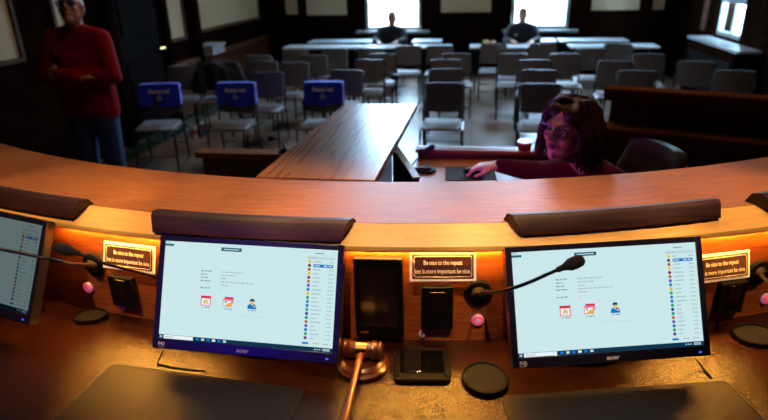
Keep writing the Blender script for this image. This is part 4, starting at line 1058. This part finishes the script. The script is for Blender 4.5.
# ---- the man in red
MX, MY = at_y(77, 40, 4.3).x, 4.3
MB_ = V((MX, MY, 0)); face = V((.30, -1, .42)).normalized()
Q = lambda x, y, z: MB_ + V((x, y, z))               # he stands facing the dais (-y), his right is -x
hc = Q(.015, -.01, 1.725); hu = V((-.12, .42, 1))
bl = Blob(); P = head(bl, hc, face, hu, 1.12, True)
shz = 1.50
sL, sR = Q(.205, 0, shz), Q(-.205, 0, shz)           # image right is +x
bl.hull([(P(0, -.03, -.06), .06), (Q(0, .015, 1.54), .066)])
bl.hull([(Q(0, .02, 1.53), .07), (sL, .06), (sR, .06), (Q(.1, .0, 1.32), .11), (Q(-.1, .0, 1.32), .11)])
bl.hull([(Q(.09, 0, 1.30), .115), (Q(-.09, 0, 1.30), .115), (Q(.085, 0, .98), .115), (Q(-.085, 0, .98), .115)])
eL, eR = Q(.29, -.06, 1.22), Q(-.29, -.06, 1.21)
wL, wR = Q(-.05, -.225, 1.265), Q(.08, -.205, 1.23)
bl.chain([sL, eL, wL], [.062, .05, .034]); bl.chain([sR, eR, wR], [.062, .05, .034])
hand(bl, wL, (-1, .12, .05), (0, -1, .3), (0, .2, 1), 1.05, (.3, .5, .4)); hand(bl, wR, (.9, .45, .25), (0, -.6, .8), (-.1, -.3, 1), 1.05, (.4, .6, .5))
for s in (-1, 1): bl.chain([Q(.095*s, 0, .93), Q(.115*s, -.01, .50), Q(.125*s, .01, .09)], [.1, .068, .045]); bl.hull([(Q(.125*s, .02, .045), .04), (Q(.14*s, -.15, .035), .03)])
man = bl.build('person', m_skinm, None, .008, 4, MB_)
tag(man, 'man in red pullover and blue jeans standing with crossed arms on the left', 'person')
eyes(P, face, man, MB_); glasses(P, man, MB_, 1.0, glass('blue_glint_lens', (120, 160, 255), .3))
bl = Blob()
bl.hull([(Q(0, .015, 1.545), .076), (sL, .078), (sR, .078), (Q(.11, 0, 1.32), .125), (Q(-.11, 0, 1.32), .125)])
bl.hull([(Q(.105, 0, 1.30), .13), (Q(-.105, 0, 1.30), .13), (Q(.115, 0, .95), .125), (Q(-.115, 0, .95), .125)])
bl.chain([sL, eL, wL], [.08, .066, .046]); bl.chain([sR, eR, wR], [.08, .066, .046])
bl.hull([(Q(0, .015, 1.555), .074), (Q(0, .012, 1.585), .070)])
for k in range(7):
    x = -.12+.04*k; bl.hull([(Q(x, -.125, 1.44-.01*k % 3), .008), (Q(x*.6+.02, -.135, 1.30), .011)])
for k in range(4): bl.hull([(Q(.12-.02*k, -.10-.01*k, 1.13-.05*k), .012), (Q(-.08, -.12, 1.10-.045*k), .008)])
bl.build('pullover', m_red, man, .011, 3, MB_)
bl = Blob()
for s in (-1, 1): bl.chain([Q(.1*s, 0, .90), Q(.118*s, -.01, .50), Q(.128*s, .01, .07)], [.115, .085, .066])
bl.hull([(Q(.09, 0, .93), .118), (Q(-.09, 0, .93), .118)]); bl.build('jeans', m_jeans, man, .012, 3, MB_)
for s in (-1, 1):
    bl = Blob(); bl.hull([(Q(.125*s, .04, .048), .046), (Q(.14*s, -.16, .042), .040)]); bl.build('shoe', m_shoe, man, .01, 2, MB_)
bl = Blob(); f, r, u = basis(face, hu); R = Matrix((r, f, u)).transposed(); bl.ell(P(0, -.022, .042), (.078, .094, .082), R); bl.ell(P(0, -.05, -.01), (.074, .055, .065), R)
bl.build('hair', m_hairg, man, .009, 2, MB_)
# ---- two people seated at the windows
def sitter(x, y, label, shirt, skin, patch, lean=0.0, ht=1.0):
    b0 = V((x, y, 0)); Q = lambda a, b, c: b0 + V((a, b, c))
    bl = Blob(); P = head(bl, Q(lean, -.06, 1.145*ht+.01), (lean*2, -1, -.12), (0, 0, 1), 1.0, True)
    nk = Q(lean*.7, -.03, 1.0*ht)
    sL, sR = Q(.19+lean*.5, -.02, .94*ht), Q(-.19+lean*.5, -.02, .94*ht)
    eL, eR = Q(.27, -.16, .775), Q(-.27, -.16, .775); wL, wR = Q(.16, -.40, .785), Q(-.17, -.40, .785)
    bl.hull([(P(0, -.03, -.06), .055), (nk, .062)]); bl.hull([(nk, .06), (sL, .058), (sR, .058), (Q(.08, 0, .7), .11), (Q(-.08, 0, .7), .11)])
    bl.hull([(Q(.08, 0, .72), .11), (Q(-.08, 0, .72), .11), (Q(.08, .02, .58), .11), (Q(-.08, .02, .58), .11)])
    bl.chain([sL, eL, wL], [.058, .045, .03]); bl.chain([sR, eR, wR], [.058, .045, .03])
    hand(bl, wL, (-.5, -1, -.15), (0, 0, 1), (-1, 0, 0), 1.0); hand(bl, wR, (.3, -1, -.15), (0, 0, 1), (1, 0, 0), 1.0)
    for s in (-1, 1): bl.chain([Q(.1*s, 0, .565), Q(.13*s, -.40, .54), Q(.13*s, -.40, .09)], [.088, .062, .042]); bl.hull([(Q(.13*s, -.38, .045), .038), (Q(.14*s, -.54, .03), .027)])
    o = bl.build('person', skin, None, .009, 3, b0); tag(o, label, 'person')
    eyes(P, None, o, b0)
    bl = Blob(); bl.hull([(nk, .068), (sL, .072), (sR, .072), (Q(.09, 0, .72), .122), (Q(-.09, 0, .72), .122)]); bl.hull([(Q(.09, 0, .73), .122), (Q(-.09, 0, .73), .122), (Q(.09, .02, .58), .12), (Q(-.09, .02, .58), .12)])
    bl.chain([sL, eL, wL+V((0, .02, 0))], [.074, .06, .042]); bl.chain([sR, eR, wR+V((0, .02, 0))], [.074, .06, .042]); bl.build('shirt', shirt, o, .012, 3, b0)
    bl = Blob()
    for s in (-1, 1): bl.chain([Q(.1*s, 0, .565), Q(.13*s, -.40, .545), Q(.13*s, -.40, .08)], [.098, .074, .058])
    bl.build('trousers', m_trous, o, .014, 2, b0)
    for s in (-1, 1):
        bl = Blob(); bl.hull([(Q(.13*s, -.36, .048), .044), (Q(.14*s, -.55, .04), .036)]); bl.build('shoe', m_shoe, o, .01, 2, b0)
    bl = Blob(); bl.ell(P(0, -.02, .045), (.077, .092, .080)); bl.ell(P(0, -.045, .0), (.074, .055, .065)); bl.build('hair', m_hairg, o, .01, 2, b0)
    if patch:
        for nm, xx, zz, m in (('shoulder_patch', .15, .86, mat('gold_patch', (214, 160, 60), .5)), ('badge', -.09, .845, mat('pale_badge', (190, 190, 200), .3, .7))):
            bm = B(); add_lathe(bm, [(0, 0), (.035, 0), (.035, .01), (0, .012)], 12, 0, Matrix.Translation((xx, -.098 if nm == 'badge' else -.092, zz)) @ Matrix.Rotation(PI/2, 4, 'X')); obj(nm, bm, m, o)
    ch = dup(proto, (x, y+.03, 0), 0, 'charcoal stacking chair carrying the ' + ('uniformed person at the right window' if patch else 'man seated at the left window')); return o
sitter(at_y(391, 40, 10.78).x, 10.78, 'person in dark shirt seated before the left back window', m_darkshirt, m_skinm, False, .03, .99)
sitter(at_y(521, 40, 10.78).x, 10.78, 'person in navy uniform with gold shoulder patch seated before the right back window', m_navy, m_skinm, True, 0, 1.02)
# ================================================================== light
def area(name, loc, target, sx, sy, col, e, spread=180):
    l = bpy.data.lights.new(name, 'AREA'); l.shape = 'RECTANGLE'; l.size = sx; l.size_y = sy; l.color = s2l(col); l.energy = e; l.spread = math.radians(spread)
    o = bpy.data.objects.new(name, l); C.objects.link(o); o.location = loc
    o.rotation_euler = (V(target)-V(loc)).to_track_quat('-Z', 'Y').to_euler(); return o
def spot(name, loc, target, col, e, size, blend=.6, r=.05):
    l = bpy.data.lights.new(name, 'SPOT'); l.color = s2l(col); l.energy = e; l.spot_size = math.radians(size); l.spot_blend = blend; l.shadow_soft_size = r
    o = bpy.data.objects.new(name, l); C.objects.link(o); o.location = loc
    o.rotation_euler = (V(target)-V(loc)).to_track_quat('-Z', 'Y').to_euler(); return o
area('room_fill', (-.3, 6.8, 4.7), (-.3, 6.5, 0), 3, 3, (255, 226, 200), E_ROOM)  # added overhead fill that lifts the fronts of the audience chairs
w = bpy.data.worlds.new('sky'); bpy.context.scene.world = w; w.use_nodes = True
bg = w.node_tree.nodes['Background']; bg.inputs[0].default_value = (*s2l((208, 230, 255)), 1); bg.inputs[1].default_value = SKY
for (a, b) in WIN:
    o = area('window_portal', ((a+b)/2, YB+.26, (WZ0+WZ1)/2), ((a+b)/2, 0, (WZ0+WZ1)/2), b-a, WZ1-WZ0, (255, 255, 255), 1); o.data.cycles.is_portal = True
o = area('window_portal', (XR+.26, (rwy0+rwy1)/2, (rz0+rz1)/2), (0, (rwy0+rwy1)/2, (rz0+rz1)/2), rwy1-rwy0, rz1-rz0, (255, 255, 255), 1); o.data.cycles.is_portal = True
for a_, k_ in ((-27, .2), (-16, .45), (-5, 1), (6, 1.1), (17, .9), (28, .5)):
    spot('ceiling_and_fill_spot', pol(a_, 3.1, 4.6), pol(a_, 3.46, 1.3), (255, 208, 160), E_SPOT*k_, 21, .8, .05)
spot('ceiling_and_fill_spot', (-.6, 3.2, 4.4), (MX+.1, 4.3, 1.35), (255, 200, 170), E_MAN, 22, .9, .05)  # added fill on the man, standing in for window light
spot('ceiling_and_fill_spot', (.55, 3.0, 4.6), (.3, 2.5, 1.0), (255, 196, 140), E_SPOT*.8, 22, .8, .05)  # added fill that warms the clerk desk and the woman's hair
area('stage_light', (-1.7, -1.45, 2.05), (-.57, 1.2, 1.15), .4, .3, (70, 20, 255), E_PURPLE, 40)
for a_ in (-13, -4.5, 4, 12.5, 21):
    spot('ledge_fill', pol(a_, 5.4, 4.4), pol(a_, 3.59, 1.28), (255, 210, 158), E_FRONT, 13, .7, .04)  # added lamps on the viewer's side to brighten the bevelled ledge edge
sc = bpy.context.scene
sc.view_settings.view_transform = 'Standard'; sc.view_settings.look = 'None'; sc.view_settings.exposure = 0; sc.view_settings.gamma = 1
sc.view_settings.use_curve_mapping = False
sc.cycles.use_denoising = True; sc.cycles.max_bounces = 8; sc.cycles.caustics_reflective = False; sc.cycles.caustics_refractive = False; sc.cycles.sample_clamp_indirect = 8
cam = bpy.data.cameras.new('camera'); cam.sensor_width = 36; cam.lens = F_PX/768*36; cam.clip_start = .02; cam.clip_end = 200
co = bpy.data.objects.new('camera', cam); C.objects.link(co); sc.camera = co
co.matrix_world = Matrix.Translation(CAM) @ Matrix((CR, CU, -CF)).transposed().to_4x4()
cam.dof.use_dof = True; cam.dof.focus_distance = 1.6; cam.dof.aperture_fstop = 2.5
